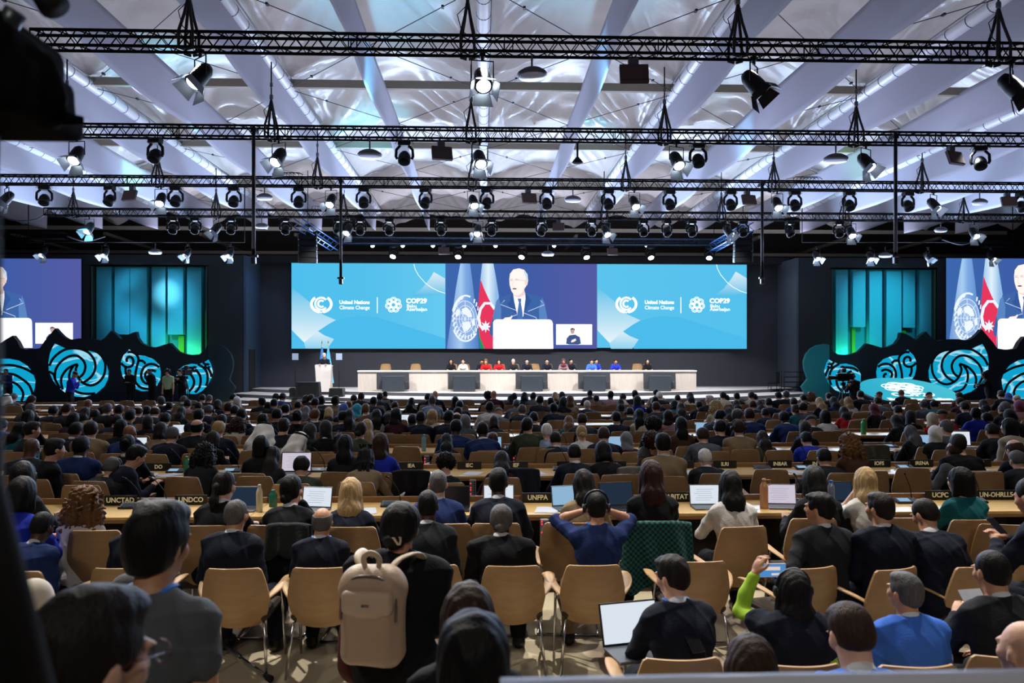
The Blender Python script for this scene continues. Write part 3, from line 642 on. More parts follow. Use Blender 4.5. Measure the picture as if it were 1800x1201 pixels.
# podium
rt = empty('podium', (at(568.5, 0, 37).x, 37.0, .62)); tag(rt, 'white curved speaking podium at the left of the stage', 'podium')
pw = M('podium_white', '#efe9e4', .35)
m_ = MB(); m_.prism([(-.32, .0), (.32, .0), (.31, .25), (.33, .5), (.36, 1.0), (.38, 1.22), (.34, 1.26), (-.34, 1.26), (-.38, 1.22), (-.36, 1.0), (-.33, .5), (-.31, .25)], -.06, .06); m_.build('front_panel', pw, rt)
for s_ in (-1, 1): m_ = MB(); m_.box((s_ * .31, .25, .6), (.04, .5, 1.2), ch=.01); m_.build('side_panel', M('podium_side', '#d8cdbd', .5), rt)
m_ = MB(); m_.box((0, .25, 1.2), (.7, .5, .04), ch=.01); m_.build('desk', pw, rt)
for s_ in (-1, 1): m_ = MB(); m_.tube([(s_ * .12, .3, 1.22), (s_ * .16, .28, 1.4), (s_ * .06, .38, 1.5)], .008, 6); m_.build('microphone', black, rt)
# flags behind the podium
for px, colr, lb in ((566, '#3d7fc4', 'blue flag on a pole behind the podium'), (577, '#58b6dc', 'pale turquoise flag on a pole behind the podium')):
    c = at(px, 600, 38.6); rt = empty('flag', (c.x, 38.6, .62)); tag(rt, lb, 'flag')
    MB().tube([(0, 0, 0), (0, 0, c.z - .62 - .05)], .018, 8).lathe([(.001, c.z - .02 - .62), (.03, c.z - .07 - .62), (.001, c.z + .05 - .62)], n=8).build('pole', M('brass', '#b99a58', .3, .9), rt)
    ht = c.z - .9; m_ = MB(); n = 24; vs = []
    for r_ in range(14):
        t = r_ / 13; rad = .03 + .22 * t
        for j in range(n):
            a = 2 * math.pi * j / n; q = rad * (1 + .18 * math.sin(5 * a + t * 3)); vs.append((q * math.cos(a), q * .6 * math.sin(a), ht - t * (ht - .35)))
    fs = [[r_ * n + j, r_ * n + (j + 1) % n, (r_ + 1) * n + (j + 1) % n, (r_ + 1) * n + j][::-1] for r_ in range(13) for j in range(n)]
    m_.add(vs, fs, 0, True); m_.build('flag_cloth', M('flag_' + colr, colr, .7), rt)
    MB().lathe([(.16, 0), (.16, .03), (.02, .06)], n=16).build('foot', black, rt)
# teleprompters
for px, lb in ((519, 'glass teleprompter on a thin pole, left of the podium'), (596, 'glass teleprompter on a thin pole, right of the podium')):
    c = at(px, 626, 36.6); rt = empty('teleprompter', (c.x, 36.6, .62)); tag(rt, lb, 'teleprompter')
    MB().tube([(0, 0, 0), (0, 0, c.z - .87)], .012, 6).build('pole', black, rt)
    m_ = MB(); m_.box((0, 0, c.z - .65), (.28, .012, .3), T=None); o = m_.build('glass', M('prompter_glass', '#a8bcd8', .1, spec=1), rt)
    MB().box((0, 0, .09), (.5, .4, .18), ch=.02).build('base_box', M('prompter_base', '#15171c', .5), rt)
# stage boxes
for px0, px1, py0, py1, Y, lb in ((518, 562, 672, 701, 35.0, 'large black sloped stage monitor box left of the podium'), (577, 603, 683, 697, 35.3, 'small black box in front of the podium'), (508, 520, 682, 697, 35.4, 'small black box at the far left of the stage boxes')):
    a, b_ = at(px0, py1, Y), at(px1, py0, Y); rt = empty('stage_box', ((a.x + b_.x) / 2, Y, .47)); tag(rt, lb, 'equipment box')
    w_, h_ = b_.x - a.x, b_.z - .47
    m_ = MB(); m_.prism([(-w_ / 2, 0), (w_ / 2, 0), (w_ / 2 - h_ * .1, h_), (-w_ / 2 + h_ * .1, h_)], 0, .5); m_.build('case', M('box_black', '#14161b', .5), rt)
    m_ = MB(); m_.box((0, -.01, h_ * .5), (w_ * .7, .02, h_ * .7)); m_.build('grille', blackm, rt)
# stacked chairs by the right wall
rt = empty('folded_chair_stack', (at(1390, 0, 39.3).x, 39.3, .47)); tag(rt, 'dark stacked chairs and rails by the wall right of the stage', 'chair stack')
m_ = MB()
for k in range(4): m_.box((.1, 0, .25 + .25 * k), (1.0, .45, .03))
m_.build('rail_shelf', black, rt)
m_ = MB()
for a in (-.4, .6):
    for b_ in (-.2, .2): m_.tube([(a, b_, 0), (a, b_, 1.1)], .015, 6)
m_.build('rail_post', black, rt)
m_ = MB().box((-.85, 0, .45), (.45, .45, .04)).box((-.65, 0, .75), (.04, .42, .55), ch=.015)
for a in (-.2, .2):
    for b_ in (-.2, .2): m_.tube([(-.85 + a, b_, .45), (-.85 + a * 1.2, b_ * 1.2, 0)], .014, 6)
m_.build('side_chair', black, rt)
# ---------------- trusses ----------------
TZ = H + 6.0
TY = [15.45, 21.65, 27.8, 34.0]
def truss(x0, x1, Y, z, label, grp='lighting trusses', mat=None, s=.29):
    mat = mat or M('truss_black', '#020203', .9, spec=.05)
    rt = empty('lighting_truss', ((x0 + x1) / 2, Y, z)); tag(rt, label, 'truss', grp)
    w_ = (x1 - x0) / 2; h = s / 2
    for a in (-h, h):
        for b_ in (-h, h): MB().tube([(-w_, a, b_), (w_, a, b_)], .030, 8).build('chord', mat, rt)
    m_ = MB(); n = int((x1 - x0) / .42)
    for i in range(n):
        xa = -w_ + (x1 - x0) * i / n; xb = xa + (x1 - x0) / n; xm = (xa + xb) / 2
        for a in (-h, h):
            m_.tube([(xa, a, -h), (xm, a, h)], .0125, 4); m_.tube([(xm, a, h), (xb, a, -h)], .0125, 4)
        for b_ in (-h, h): m_.tube([(xa, -h, b_), (xm, h, b_)], .0125, 4); m_.tube([(xm, h, b_), (xb, -h, b_)], .0125, 4)
        if i % 7 == 0: m_.tube([(xa, -h, -h), (xa, -h, h)], .014, 4); m_.tube([(xa, h, -h), (xa, h, h)], .014, 4); m_.tube([(xa + .16, -h, -h), (xa + .16, -h, h)], .014, 4)
    m_.build('lacing', mat, rt); return rt
truss(at(60, 0, TY[0]).x, at(1900, 0, TY[0]).x, TY[0], TZ, 'black lighting truss across the hall, nearest and highest in view')
truss(at(-90, 0, TY[1]).x, at(1900, 0, TY[1]).x, TY[1], TZ, 'black lighting truss across the hall, second behind the nearest')
truss(at(-90, 0, TY[2]).x, at(1900, 0, TY[2]).x, TY[2], TZ, 'black lighting truss carrying a dense row of moving heads')
truss(at(80, 0, TY[3]).x, at(1900, 0, TY[3]).x, TY[3], TZ, 'black lighting truss just in front of the stage edge')
Y5 = 39.2; Z5 = at(0, 420, Y5).z
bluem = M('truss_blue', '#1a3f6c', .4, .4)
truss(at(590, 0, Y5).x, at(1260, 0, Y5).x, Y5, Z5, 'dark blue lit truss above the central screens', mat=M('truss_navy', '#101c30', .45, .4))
truss(at(-60, 0, 38.6).x, at(116, 0, 38.6).x, 38.6, at(0, 414, 38.6).z, 'short dark truss above the left side screen')
truss(at(1728, 0, 38.6).x, at(1880, 0, 38.6).x, 38.6, at(0, 420, 38.6).z, 'short dark truss above the right side screen')
def diag(p, q, label):
    a, b_ = at(*p), at(*q); d = b_ - a; rt = empty('lighting_truss', a); tag(rt, label, 'truss', 'lighting trusses')
    T_ = d.to_track_quat('X', 'Z').to_matrix().to_4x4(); L_ = d.length; s = .18
    for y_ in (-s, s):
        for z_ in (-s, s): MB().tube([(0, y_, z_), (L_, y_, z_)], .03, 6, T=T_).build('chord', bluem, rt)
    m_ = MB(); n = int(L_ / .5)
    for i in range(n):
        xa, xb = L_ * i / n, L_ * (i + 1) / n
        for y_ in (-s, s): m_.tube([(xa, y_, -s), (xb, y_, s)], .015, 4, T=T_)
        for z_ in (-s, s): m_.tube([(xa, -s, z_), (xb, s, z_)], .015, 4, T=T_)
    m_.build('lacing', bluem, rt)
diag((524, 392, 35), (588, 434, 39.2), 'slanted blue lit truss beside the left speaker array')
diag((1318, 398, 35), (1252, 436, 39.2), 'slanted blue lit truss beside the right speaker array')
spot('truss_blue_spot', (at(560, 0, 33).x, 33, 5), (at(555, 0, 37).x, 37, 9), (.2, .5, 1), 200, 40)
spot('truss_blue_spot', (at(1290, 0, 33).x, 33, 5), (at(1290, 0, 37).x, 37, 9), (.2, .5, 1), 200, 40)
# ---------------- fixtures ----------------
lit = glow('lamp_on', '#f4fbff', 14); lit2 = glow('lamp_dim', '#dfeeff', 3); gfl = M('floodlight_shell', '#3a3d42', .5); door_lit = M('barndoor_lit', '#77808a', .4, .6)  # doors of lit fixtures are paler: lamp spill put into the colour
BZ = TZ - .16
def fresnel(on=True):
    rt = empty('fresnel_spotlight', (0, 0, 0))
    MB().tube([(0, 0, .02), (0, 0, -.12)], .03, 8).box((0, 0, -.02), (.1, .1, .08)).build('clamp', black, rt)
    MB().tube([(-.2, 0, -.45), (-.2, 0, -.12), (.2, 0, -.12), (.2, 0, -.45)], .014, 6).build('yoke', black, rt)
    T_ = Matrix.Translation((0, 0, -.45)) @ Matrix.Rotation(R(-38), 4, 'X') @ Matrix.Rotation(R(180), 4, 'X')
    b_ = MB(); b_.lathe([(.001, -.26), (.09, -.25), (.14, -.16), (.155, 0), (.16, .2), (.165, .21)], n=18, T=T_); b_.build('housing', black, rt)
    m_ = MB(); m_.lathe([(.13, .212), (.125, .225), (.001, .235)], n=18, T=T_); m_.build('lens', lit if on else M('lens_off', '#060708', .9, spec=.05), rt)
    for k, (a, l) in enumerate(((0, .2), (90, .2), (180, .24), (270, .2))):
        TT = T_ @ Matrix.Rotation(R(a), 4, 'Z') @ Matrix.Translation((0, .16, .21)) @ Matrix.Rotation(R(-28), 4, 'X')
        m_ = MB(); m_.add([(-.14, 0, 0), (.14, 0, 0), (.19, 0, l), (-.19, 0, l)], [[0, 1, 2, 3]], 0, T=TT); m_.add([(-.14, .006, 0), (.14, .006, 0), (.19, .006, l), (-.19, .006, l)], [[3, 2, 1, 0]], 0, T=TT)
        m_.build('barn_door', door_lit if on else black, rt)
    return rt
def mover(on=False):
    rt = empty('moving_head_light', (0, 0, 0))
    MB().box((0, 0, -.09), (.3, .2, .12), ch=.02).tube([(-.1, 0, 0), (-.1, 0, -.05)], .02, 6).tube([(.1, 0, 0), (.1, 0, -.05)], .02, 6).tube([(-.22, 0, -.1), (-.16, 0, -.02), (-.1, 0, -.08)], .008, 5).tube([(.22, 0, -.1), (.16, 0, -.02), (.1, 0, -.08)], .008, 5).build('base', black, rt)
    m_ = MB(); m_.tube([(-.1, 0, -.14), (-.19, 0, -.24), (-.2, 0, -.4), (-.17, 0, -.46)], .035, 8); m_.tube([(.1, 0, -.14), (.19, 0, -.24), (.2, 0, -.4), (.17, 0, -.46)], .035, 8); m_.build('yoke', black, rt)
    T_ = Matrix.Translation((0, 0, -.42)) @ Matrix.Rotation(R(-35), 4, 'X') @ Matrix.Rotation(R(180), 4, 'X')
    m_ = MB(); m_.lathe([(.001, -.14), (.1, -.13), (.14, -.04), (.15, .08), (.145, .14), (.13, .15)], n=18, T=T_); m_.build('head', black, rt)
    m_ = MB(); m_.lathe([(.125, .15), (.12, .158), (.001, .165)], n=16, T=T_); m_.build('lens', lit if on else M('lens_off', '#060708', .9, spec=.05), rt)
    return rt
def panel_():
    rt = empty('ceiling_loudspeaker', (0, 0, 0))
    MB().box((0, 0, -.12), (.2, .14, .14), ch=.01).tube([(-.06, 0, 0), (-.06, 0, -.08)], .015, 6).tube([(.06, 0, 0), (.06, 0, -.08)], .015, 6).build('bracket', gfl, rt)
    m_ = MB(); m_.box((0, 0, -.42), (.56, .1, .4), T=Matrix.Rotation(R(-20), 4, 'X'), ch=.012); m_.build('cabinet', M('speaker_brown', '#2a1e1c', .7), rt)
    m_ = MB(); m_.box((0, -.056, -.42), (.5, .008, .34), T=Matrix.Rotation(R(-20), 4, 'X')); m_.build('grille', M('speaker_grille', '#3a2724', .8), rt)
    return rt
def flood():
    rt = empty('floodlight', (0, 0, 0))
    MB().tube([(0, 0, .02), (0, 0, -.3)], .022, 8).build('rod', gfl, rt)
    m_ = MB(); m_.lathe([(.14, -.28), (.2, -.3), (.3, -.36), (.33, -.4), (.33, -.44)], n=20, sy=.8); m_.build('shell', gfl, rt)
    m_ = MB(); m_.lathe([(.31, -.445), (.28, -.5), (.001, -.51)], n=20, sy=.8); m_.build('diffuser', M('flood_glass', '#b9c4d8', .3), rt)
    return rt
PR = {'f': (fresnel(True), 'lit fresnel spotlight with open barn doors', 'spotlight'), 'd': (fresnel(False), 'unlit black fresnel spotlight with barn doors', 'spotlight'),
      'm': (mover(False), 'black moving head light', 'stage light'), 'M': (mover(True), 'lit moving head light', 'stage light'),
      'p': (panel_(), 'square brown ceiling loudspeaker', 'loudspeaker'), 'w': (flood(), 'round grey floodlight on a rod', 'floodlight')}
USED = set(); RIGN = ['nearest truss', 'second truss', 'third truss', 'stage edge truss', 'screen top row']
PLUR = {'f': 'lit fresnel spotlights', 'd': 'unlit fresnel spotlights', 'm': 'moving heads', 'M': 'lit moving heads', 'p': 'ceiling loudspeakers', 'w': 'floodlights'}
def hang(kind, row, pxs, Y, z, sc=1.0, ry=0, tz=None):
    for i, px in enumerate(pxs):
        rt0, lb, cat = PR[kind]
        o = rt0 if kind not in USED else copy_tree(rt0); USED.add(kind)
        yaw = ((px * 37) % 17 - 8) * 3 + ry
        if kind in 'fd' and px > 1250: yaw += 25
        if kind in 'fd' and px < 600: yaw -= 25
        o.location = (at(px, 0, Y).x, Y, z); o.rotation_euler = (0, 0, R(yaw)); o.scale = (sc, sc, sc)
        n = len(pxs); where = f'{ordw(i + 1)} from left' if n > 1 else 'the only one'
        tag(o, f'{lb} on the {RIGN[row]}, {where}', cat, f'{PLUR[kind]} on the {RIGN[row]}')
hang('f', 0, [352, 848], TY[0], BZ, 1.08); hang('d', 0, [1325, 1778], TY[0], BZ, 1.1, 10); hang('w', 0, [935], TY[0], BZ, .9); hang('p', 0, [1113], TY[0], BZ, 1.0)
hang('f', 1, [135, 490, 843, 1189, 1522], TY[1], BZ, 1.1); hang('m', 1, [273, 711, 1227, 1723], TY[1], BZ, 1.15); hang('p', 1, [775, 1671], TY[1], BZ, 1.0); hang('w', 1, [650, 1469], TY[1], BZ, 1.0)
hang('f', 2, [12, 283, 582, 832, 1115, 1366, 1641], TY[2], BZ, 1.05); hang('m', 2, [78, 193, 309, 411, 525, 639, 748, 856, 961, 1069, 1177, 1284, 1397, 1493, 1596, 1795], TY[2], BZ, 1.2)
hang('p', 2, [233, 928, 1313, 1770], TY[2], BZ, .95); hang('w', 2, [465, 1007, 1722], TY[2], BZ, .9)
hang('f', 3, [157, 380, 612, 840, 1065, 1280, 1496, 1712], TY[3], BZ, 1.1); hang('m', 3, [304, 343, 406, 502, 595, 633, 684, 775, 864, 952, 1040, 1131, 1172, 1216, 1306, 1388, 1475], TY[3], BZ, 1.2)
hang('w', 3, [460, 1654], TY[3], BZ, .9); hang('p', 3, [982], TY[3], BZ, .9)
hang('M', 4, [692, 806, 918, 1030, 1143, 1247], Y5, at(0, 426, Y5).z, 1.15, tz=1); hang('f', 4, [77, 185, 330, 405, 1435, 1530, 1631, 1742], 38.8, at(0, 427, 38.8).z, 1.0)
hang('p', 4, [780, 1075], 39.15, at(0, 425, 39.2).z, .95); hang('w', 4, [273, 963, 1556], 38.75, at(0, 427, 38.8).z, 1.0)
# far row of tiny round lamps
o = MB().tube([at(600, 430.5, 41.2), at(1255, 430.5, 41.2)], .035, 8).tube([at(600, 430.5, 41.2), Vector((at(600, 430, 41.2).x, 41.2, ZC))], .02, 6).tube([at(1255, 430.5, 41.2), Vector((at(1255, 430, 41.2).x, 41.2, ZC))], .02, 6).build('light_bar', black); tag(o, 'thin black light bar carrying the small round lamps at the back', 'light bar')
for i, px in enumerate((655, 708, 761, 816, 871, 974, 1137)):
    c = at(px, 432.5, 41.2); rt = empty('par_lamp', c); tag(rt, f'small bright round lamp behind the screen-top truss, {ordw(i + 1)} from the left', 'lamp', 'small lamps behind the screen-top truss')
    T_ = Matrix.Rotation(R(62), 4, 'X')
    m_ = MB(); m_.lathe([(.001, -.16), (.08, -.14), (.1, 0)], n=12, T=T_); m_.build('housing', black, rt); m_ = MB(); m_.lathe([(.095, .0), (.001, .02)], n=12, T=T_); m_.build('lens', lit, rt)
# the bright lamps near the truss ends hang from a light bar
for px0, px1, lb in ((50, 430, 'left'), (1410, 1780, 'right')):
    a, b_ = at(px0, 427, 38.8), at(px1, 427, 38.8); up = Vector((0, 0, .03)); o = MB().tube([Vector((a.x, a.y, ZC)), a + up, a + (b_ - a) * .5 + up, b_ + up, Vector((b_.x, b_.y, ZC))], .03, 8).build('light_bar', black)
    tag(o, f'thin black light bar above the {lb} flank of the stage', 'light bar')
    for q in (.08, .92): pass
o = MB().tube([at(600, 426, 39.2), at(1255, 426, 39.2)], .03, 8).build('light_bar', black); tag(o, 'thin black light bar under the truss above the screens', 'light bar')
# slings and chains from the ceiling to the trusses
sl = M('sling_black', '#0c0c10', .8)
def sling(px, Y, lb, topz=None):
    x = at(px, 0, Y).x; rt = empty('truss_hoist', (x, Y, TZ)); tag(rt, lb, 'hoist', 'slings holding the trusses')
    tz = (topz or ZC - .3) - TZ
    MB().tube([(0, 0, .95), (0, 0, tz)], .02, 6).build('chain', sl, rt)
    MB().lathe([(.02, .86), (.05, .9), (.05, 1.0), (.02, 1.04)], n=10).lathe([(.02, 1.2), (.04, 1.24), (.04, 1.32), (.02, 1.36)], n=10).build('shackle', steel, rt)
    m_ = MB()
    for a in (-1, 1):
        for b_ in (-1, 1): m_.tube([(0, 0, .9), (a * .06, b_ * .08, .5), (a * .13, b_ * .17, .15), (a * .13, b_ * .17, -.18), (a * .02, b_ * .17, -.2)], .03, 6)
    m_.tube([(.0, 0, .8), (-.2, 0, .6), (-.12, 0, .3), (0, 0, .2)], .01, 5); m_.build('sling', sl, rt)
for Y, l in ((TY[0], (332, 822, 1297, 1755)), (TY[1], (118, 477, 828, 1168, 1505)), (TY[2], (277, 558, 830, 1100, 1360, 1621)), (TY[3], (129, 380, 604, 1062, 1268, 1484, 1694))):
    for i, px in enumerate(l): sling(px, Y, f'black sling and chain holding the {RIGN[TY.index(Y)]}, {ordw(i + 1)} from the left')
# long drop poles with small cameras
for px, py0, py1, Y, lb in ((450, 242, 452, TY[1], 'leftmost'), (1567, 252, 452, TY[1], 'rightmost'), (601, 330, 490, TY[2], 'second from the left'), (1336, 335, 490, TY[2], 'second from the right')):
    a = at(px, py1, Y); rt = empty('drop_pole', (a.x, Y - .22, a.z)); tag(rt, f'long vertical black pole with small camera at its foot, {lb}', 'pole', 'drop poles with cameras')
    MB().tube([(0, 0, 0), (0, 0, TZ + .1 - a.z)], .048, 8).build('pole', black, rt)
    MB().box((0, 0, 0), (.22, .1, .06)).box((.0, .0, -.12), (.12, .14, .2), ch=.02).build('camera', M('cam_grey', '#31363e', .4), rt)
    MB().box((0, .1, TZ - a.z), (.14, .3, .12)).build('clamp', black, rt)
a = at(1015, 268, TY[1]); rt = empty('hanging_sensor', (a.x, TY[1], BZ)); tag(rt, 'short black arm ending in a flared sensor under the second truss', 'sensor')
MB().tube([(0, 0, 0), (0, 0, -.42)], .03, 8).build('arm', black, rt); MB().lathe([(.03, -.42), (.1, -.5), (.16, -.58), (.1, -.62), (.001, -.63)], n=16).build('sensor', black, rt)
# cable bundles on trusses
for px, Y, lb in ((505, TY[2], 'left of centre on the third truss'), (1420, TY[2], 'right of centre on the third truss'), (570, TY[3], 'on the truss at the stage edge')):
    x = at(px, 0, Y).x; m_ = MB()
    for k in range(7): m_.tube([(x + (k - 3) * .12 + .16 * math.cos(t), Y + .05 * math.sin(t * 2), TZ + .24 + .09 * math.sin(t)) for t in [q * .7 for q in range(9)]], .014, 5)
    o = m_.build('cable_bundle', black); tag(o, 'coiled black cable bundle lying ' + lb, 'cable')
for pts, lb in (([(0, 381, 38), (30, 388, 37), (62, 386, 36), (82, 375, 34.3)], 'at the left end of the stage-edge truss'), ([(118, 415, 38.5), (150, 424, 38.5), (185, 416, 38.5)], 'above the left flank'), ([(1656, 421, 38.5), (1690, 430, 38.5), (1724, 420, 38.5)], 'above the right flank')):
    o = MB().tube(smooth_path([at(*p) for p in pts], 5), .03, 6).build('hanging_cable', M('cable_grey', '#22262c', .6)); tag(o, 'sagging cable hanging ' + lb, 'cable')
# speaker arrays
for px, lb, rz in ((541, 'tall black line array speaker hanging left of the screens', 8), (1306, 'tall black line array speaker hanging right of the screens', -8)):
    a = at(px, 413, 36.5); rt = empty('line_array', (a.x, 36.5, a.z), R(rz)); tag(rt, lb, 'loudspeaker')
    MB().box((0, 0, .06), (.8, .6, .1)).tube([(0, 0, .1), (0, 0, ZC + .2 - a.z)], .02, 6).build('rigging_frame', black, rt)
    for k in range(5):
        T_ = Matrix.Rotation(R(2 * k), 4, 'X'); m_ = MB(); m_.box((0, -.02 * k, -.13 - .255 * k), (.82, .55, .25), T=T_, ch=.02); m_.build('speaker_cabinet', M('array_black', '#040508', .6, spec=.15), rt)
# small cameras on the side screens
# ---------------- figures: smooth blended surfaces meshed from distance fields ----------------
BOXK = 1
class SDF:
    def __init__(s): s.p = []
    def e(s, c, r, Rm=None, k=.03, op=1): s.p.append(('e', np.array(c, float), np.array(r, float), Rm, k, op)); return s
    def c(s, a, b, ra, rb=None, k=.03, op=1): s.p.append(('c', np.array(a, float), np.array(b, float), ra, ra if rb is None else rb, k, op)); return s
    def b(s, c, hf, r, k=.02, op=1): s.p.append(('b', np.array(c, float), np.array(hf, float), r, k, op)); return s
    def chain(s, pts, rs, k=.02):
        for i in range(len(pts) - 1): s.c(pts[i], pts[i + 1], rs[i], rs[i + 1], k)
        return s
    def pl(s, pt, n, k=.01): s.p.append(('p', np.array(pt, float), np.array(n, float) / np.linalg.norm(n), 0, k, -2)); return s
    def build(s, h, post=None, pad=.03):
        lo = np.full(3, 1e9); hi = -lo
        for p in s.p:
            if p[-1] != 1: continue
            if p[0] == 'b': lo = np.minimum(lo, p[1] - p[2]); hi = np.maximum(hi, p[1] + p[2]); continue
            if p[0] == 'e': m = p[2].max() if p[3] is not None else p[2]; lo = np.minimum(lo, p[1] - m); hi = np.maximum(hi, p[1] + m)
            else:
                m = max(p[3], p[4]); lo = np.minimum(lo, np.minimum(p[1], p[2]) - m); hi = np.maximum(hi, np.maximum(p[1], p[2]) + m)
        lo -= pad; hi += pad; n = np.ceil((hi - lo) / h).astype(int) + 1
        ax = [lo[i] + h * np.arange(n[i]) for i in range(3)]
        D = np.full(n, .12, np.float32)
        for p in s.p:
            k = p[-2]
            if p[0] == 'p': sl = (slice(None),) * 3
            else:
                mg = max(.05, k * 1.5) + h
                if p[0] == 'e': m = p[2].max() if p[3] is not None else p[2]; a, b = p[1] - m - mg, p[1] + m + mg
                elif p[0] == 'b': a, b = p[1] - p[2] - mg, p[1] + p[2] + mg
                else: m = max(p[3], p[4]) + mg; a, b = np.minimum(p[1], p[2]) - m, np.maximum(p[1], p[2]) + m
                i0 = np.clip(np.floor((a - lo) / h).astype(int), 0, n - 1); i1 = np.clip(np.ceil((b - lo) / h).astype(int) + 1, 1, n)
                if (i1 <= i0).any(): continue
                sl = tuple(slice(i0[q], i1[q]) for q in range(3))
            X = ax[0][sl[0]][:, None, None]; Y = ax[1][sl[1]][None, :, None]; Z = ax[2][sl[2]][None, None, :]
            if p[0] == 'e':
                x, y, z = X - p[1][0], Y - p[1][1], Z - p[1][2]
                if p[3] is not None:
                    Q = p[3]; x, y, z = (x * Q[0, 0] + y * Q[1, 0] + z * Q[2, 0], x * Q[0, 1] + y * Q[1, 1] + z * Q[2, 1], x * Q[0, 2] + y * Q[1, 2] + z * Q[2, 2])
                r = p[2]; k0 = np.sqrt((x / r[0]) ** 2 + (y / r[1]) ** 2 + (z / r[2]) ** 2) + 1e-9
                k1 = np.sqrt((x / r[0] ** 2) ** 2 + (y / r[1] ** 2) ** 2 + (z / r[2] ** 2) ** 2) + 1e-9
                d = k0 * (k0 - 1) / k1
            elif p[0] == 'b':
                qx, qy, qz = (np.abs(X - p[1][0]) - p[2][0] + p[3], np.abs(Y - p[1][1]) - p[2][1] + p[3], np.abs(Z - p[1][2]) - p[2][2] + p[3])
                d = np.sqrt(np.maximum(qx, 0) ** 2 + np.maximum(qy, 0) ** 2 + np.maximum(qz, 0) ** 2) + np.minimum(np.maximum(np.maximum(qx, qy), qz), 0) - p[3]
            elif p[0] == 'c':
                ba = p[2] - p[1]; L2 = (ba ** 2).sum() + 1e-12
                x, y, z = X - p[1][0], Y - p[1][1], Z - p[1][2]
                t = np.clip((x * ba[0] + y * ba[1] + z * ba[2]) / L2, 0, 1)
                d = np.sqrt((x - ba[0] * t) ** 2 + (y - ba[1] * t) ** 2 + (z - ba[2] * t) ** 2) - (p[3] + (p[4] - p[3]) * t)
            else: d = (X - p[1][0]) * p[2][0] + (Y - p[1][1]) * p[2][1] + (Z - p[1][2]) * p[2][2]
            A = D[sl]
            if p[-1] == 1:
                t = np.clip(.5 + .5 * (A - d) / k, 0, 1); D[sl] = A * (1 - t) + d * t - k * t * (1 - t)
            else:
                if p[-1] == -1: d = -d
                t = np.clip(.5 + .5 * (d - A) / k, 0, 1); D[sl] = A * (1 - t) + d * t + k * t * (1 - t)
        if post is not None: D = D + post(ax[0][:, None, None], ax[1][None, :, None], ax[2][None, None, :]).astype(np.float32)
        D[0] = D[-1] = .05; D[:, 0] = D[:, -1] = .05; D[:, :, 0] = D[:, :, -1] = .05
        return nets(D, lo, h)
def nets(D, lo, h):
    S = D < 0; nx, ny, nz = D.shape
    acc = np.zeros((nx - 1, ny - 1, nz - 1, 3), np.float32); cnt = np.zeros((nx - 1, ny - 1, nz - 1), np.float32)
    masks = []
    for a in range(3):
        s0 = [slice(None)] * 3; s1 = [slice(None)] * 3; s0[a] = slice(0, -1); s1[a] = slice(1, None)
        d0, d1 = D[tuple(s0)], D[tuple(s1)]; m = S[tuple(s0)] != S[tuple(s1)]
        t = np.where(m, d0 / np.where(m, d0 - d1, 1), 0); masks.append((m, S[tuple(s0)]))
        b, c = [q for q in range(3) if q != a]
        for db in (0, 1):
            for dc in (0, 1):
                sl = [slice(None)] * 3; sl[b] = slice(db, D.shape[b] - 1 + db); sl[c] = slice(dc, D.shape[c] - 1 + dc); sl = tuple(sl)
                mm = m[sl]; acc[..., a] += np.where(mm, t[sl], 0); acc[..., b] += mm * db; acc[..., c] += mm * dc; cnt += mm
    act = cnt > 0; ids = np.full(act.shape, -1, np.int64); I = np.argwhere(act); ids[act] = np.arange(len(I))
    V = (I + acc[act] / cnt[act][:, None]) * h + lo
    Q = []
    for a in range(3):
        m, s0 = masks[a]; E = np.argwhere(m); b, c = [(1, 2), (2, 0), (0, 1)][a]
        E = E[(E[:, b] > 0) & (E[:, c] > 0) & (E[:, b] < D.shape[b] - 1) & (E[:, c] < D.shape[c] - 1)]
        st = s0[tuple(E.T)]; q = []
        for db, dc in ((-1, -1), (0, -1), (0, 0), (-1, 0)):
            J = E.copy(); J[:, b] += db; J[:, c] += dc; q.append(ids[tuple(J.T)])
        q = np.stack(q, 1); q[~st] = q[~st][:, ::-1]; Q.append(q)
    return V, np.concatenate(Q)
def rotm(yaw=0, pitch=0, roll=0):
    """head frame: +pitch nods forward, +yaw turns to the left, +roll tips to the right"""
    return np.array(Matrix.Rotation(yaw, 3, 'Z') @ Matrix.Rotation(-pitch, 3, 'X') @ Matrix.Rotation(roll, 3, 'Y'))
def ik(S, W, l1, l2, hint):
    S, W, hint = map(lambda q: np.array(q, float), (S, W, hint)); d = W - S; L_ = np.linalg.norm(d); mx_ = (l1 + l2) * .995
    if L_ > mx_: W = S + d / L_ * mx_; d = W - S; L_ = mx_
    a = (l1 ** 2 - l2 ** 2 + L_ ** 2) / (2 * L_); hgt = math.sqrt(max(l1 ** 2 - a ** 2, 0)); u_ = d / L_
    hp = hint - u_ * hint.dot(u_); hp /= np.linalg.norm(hp) + 1e-9
    return S + u_ * a + hp * hgt, W
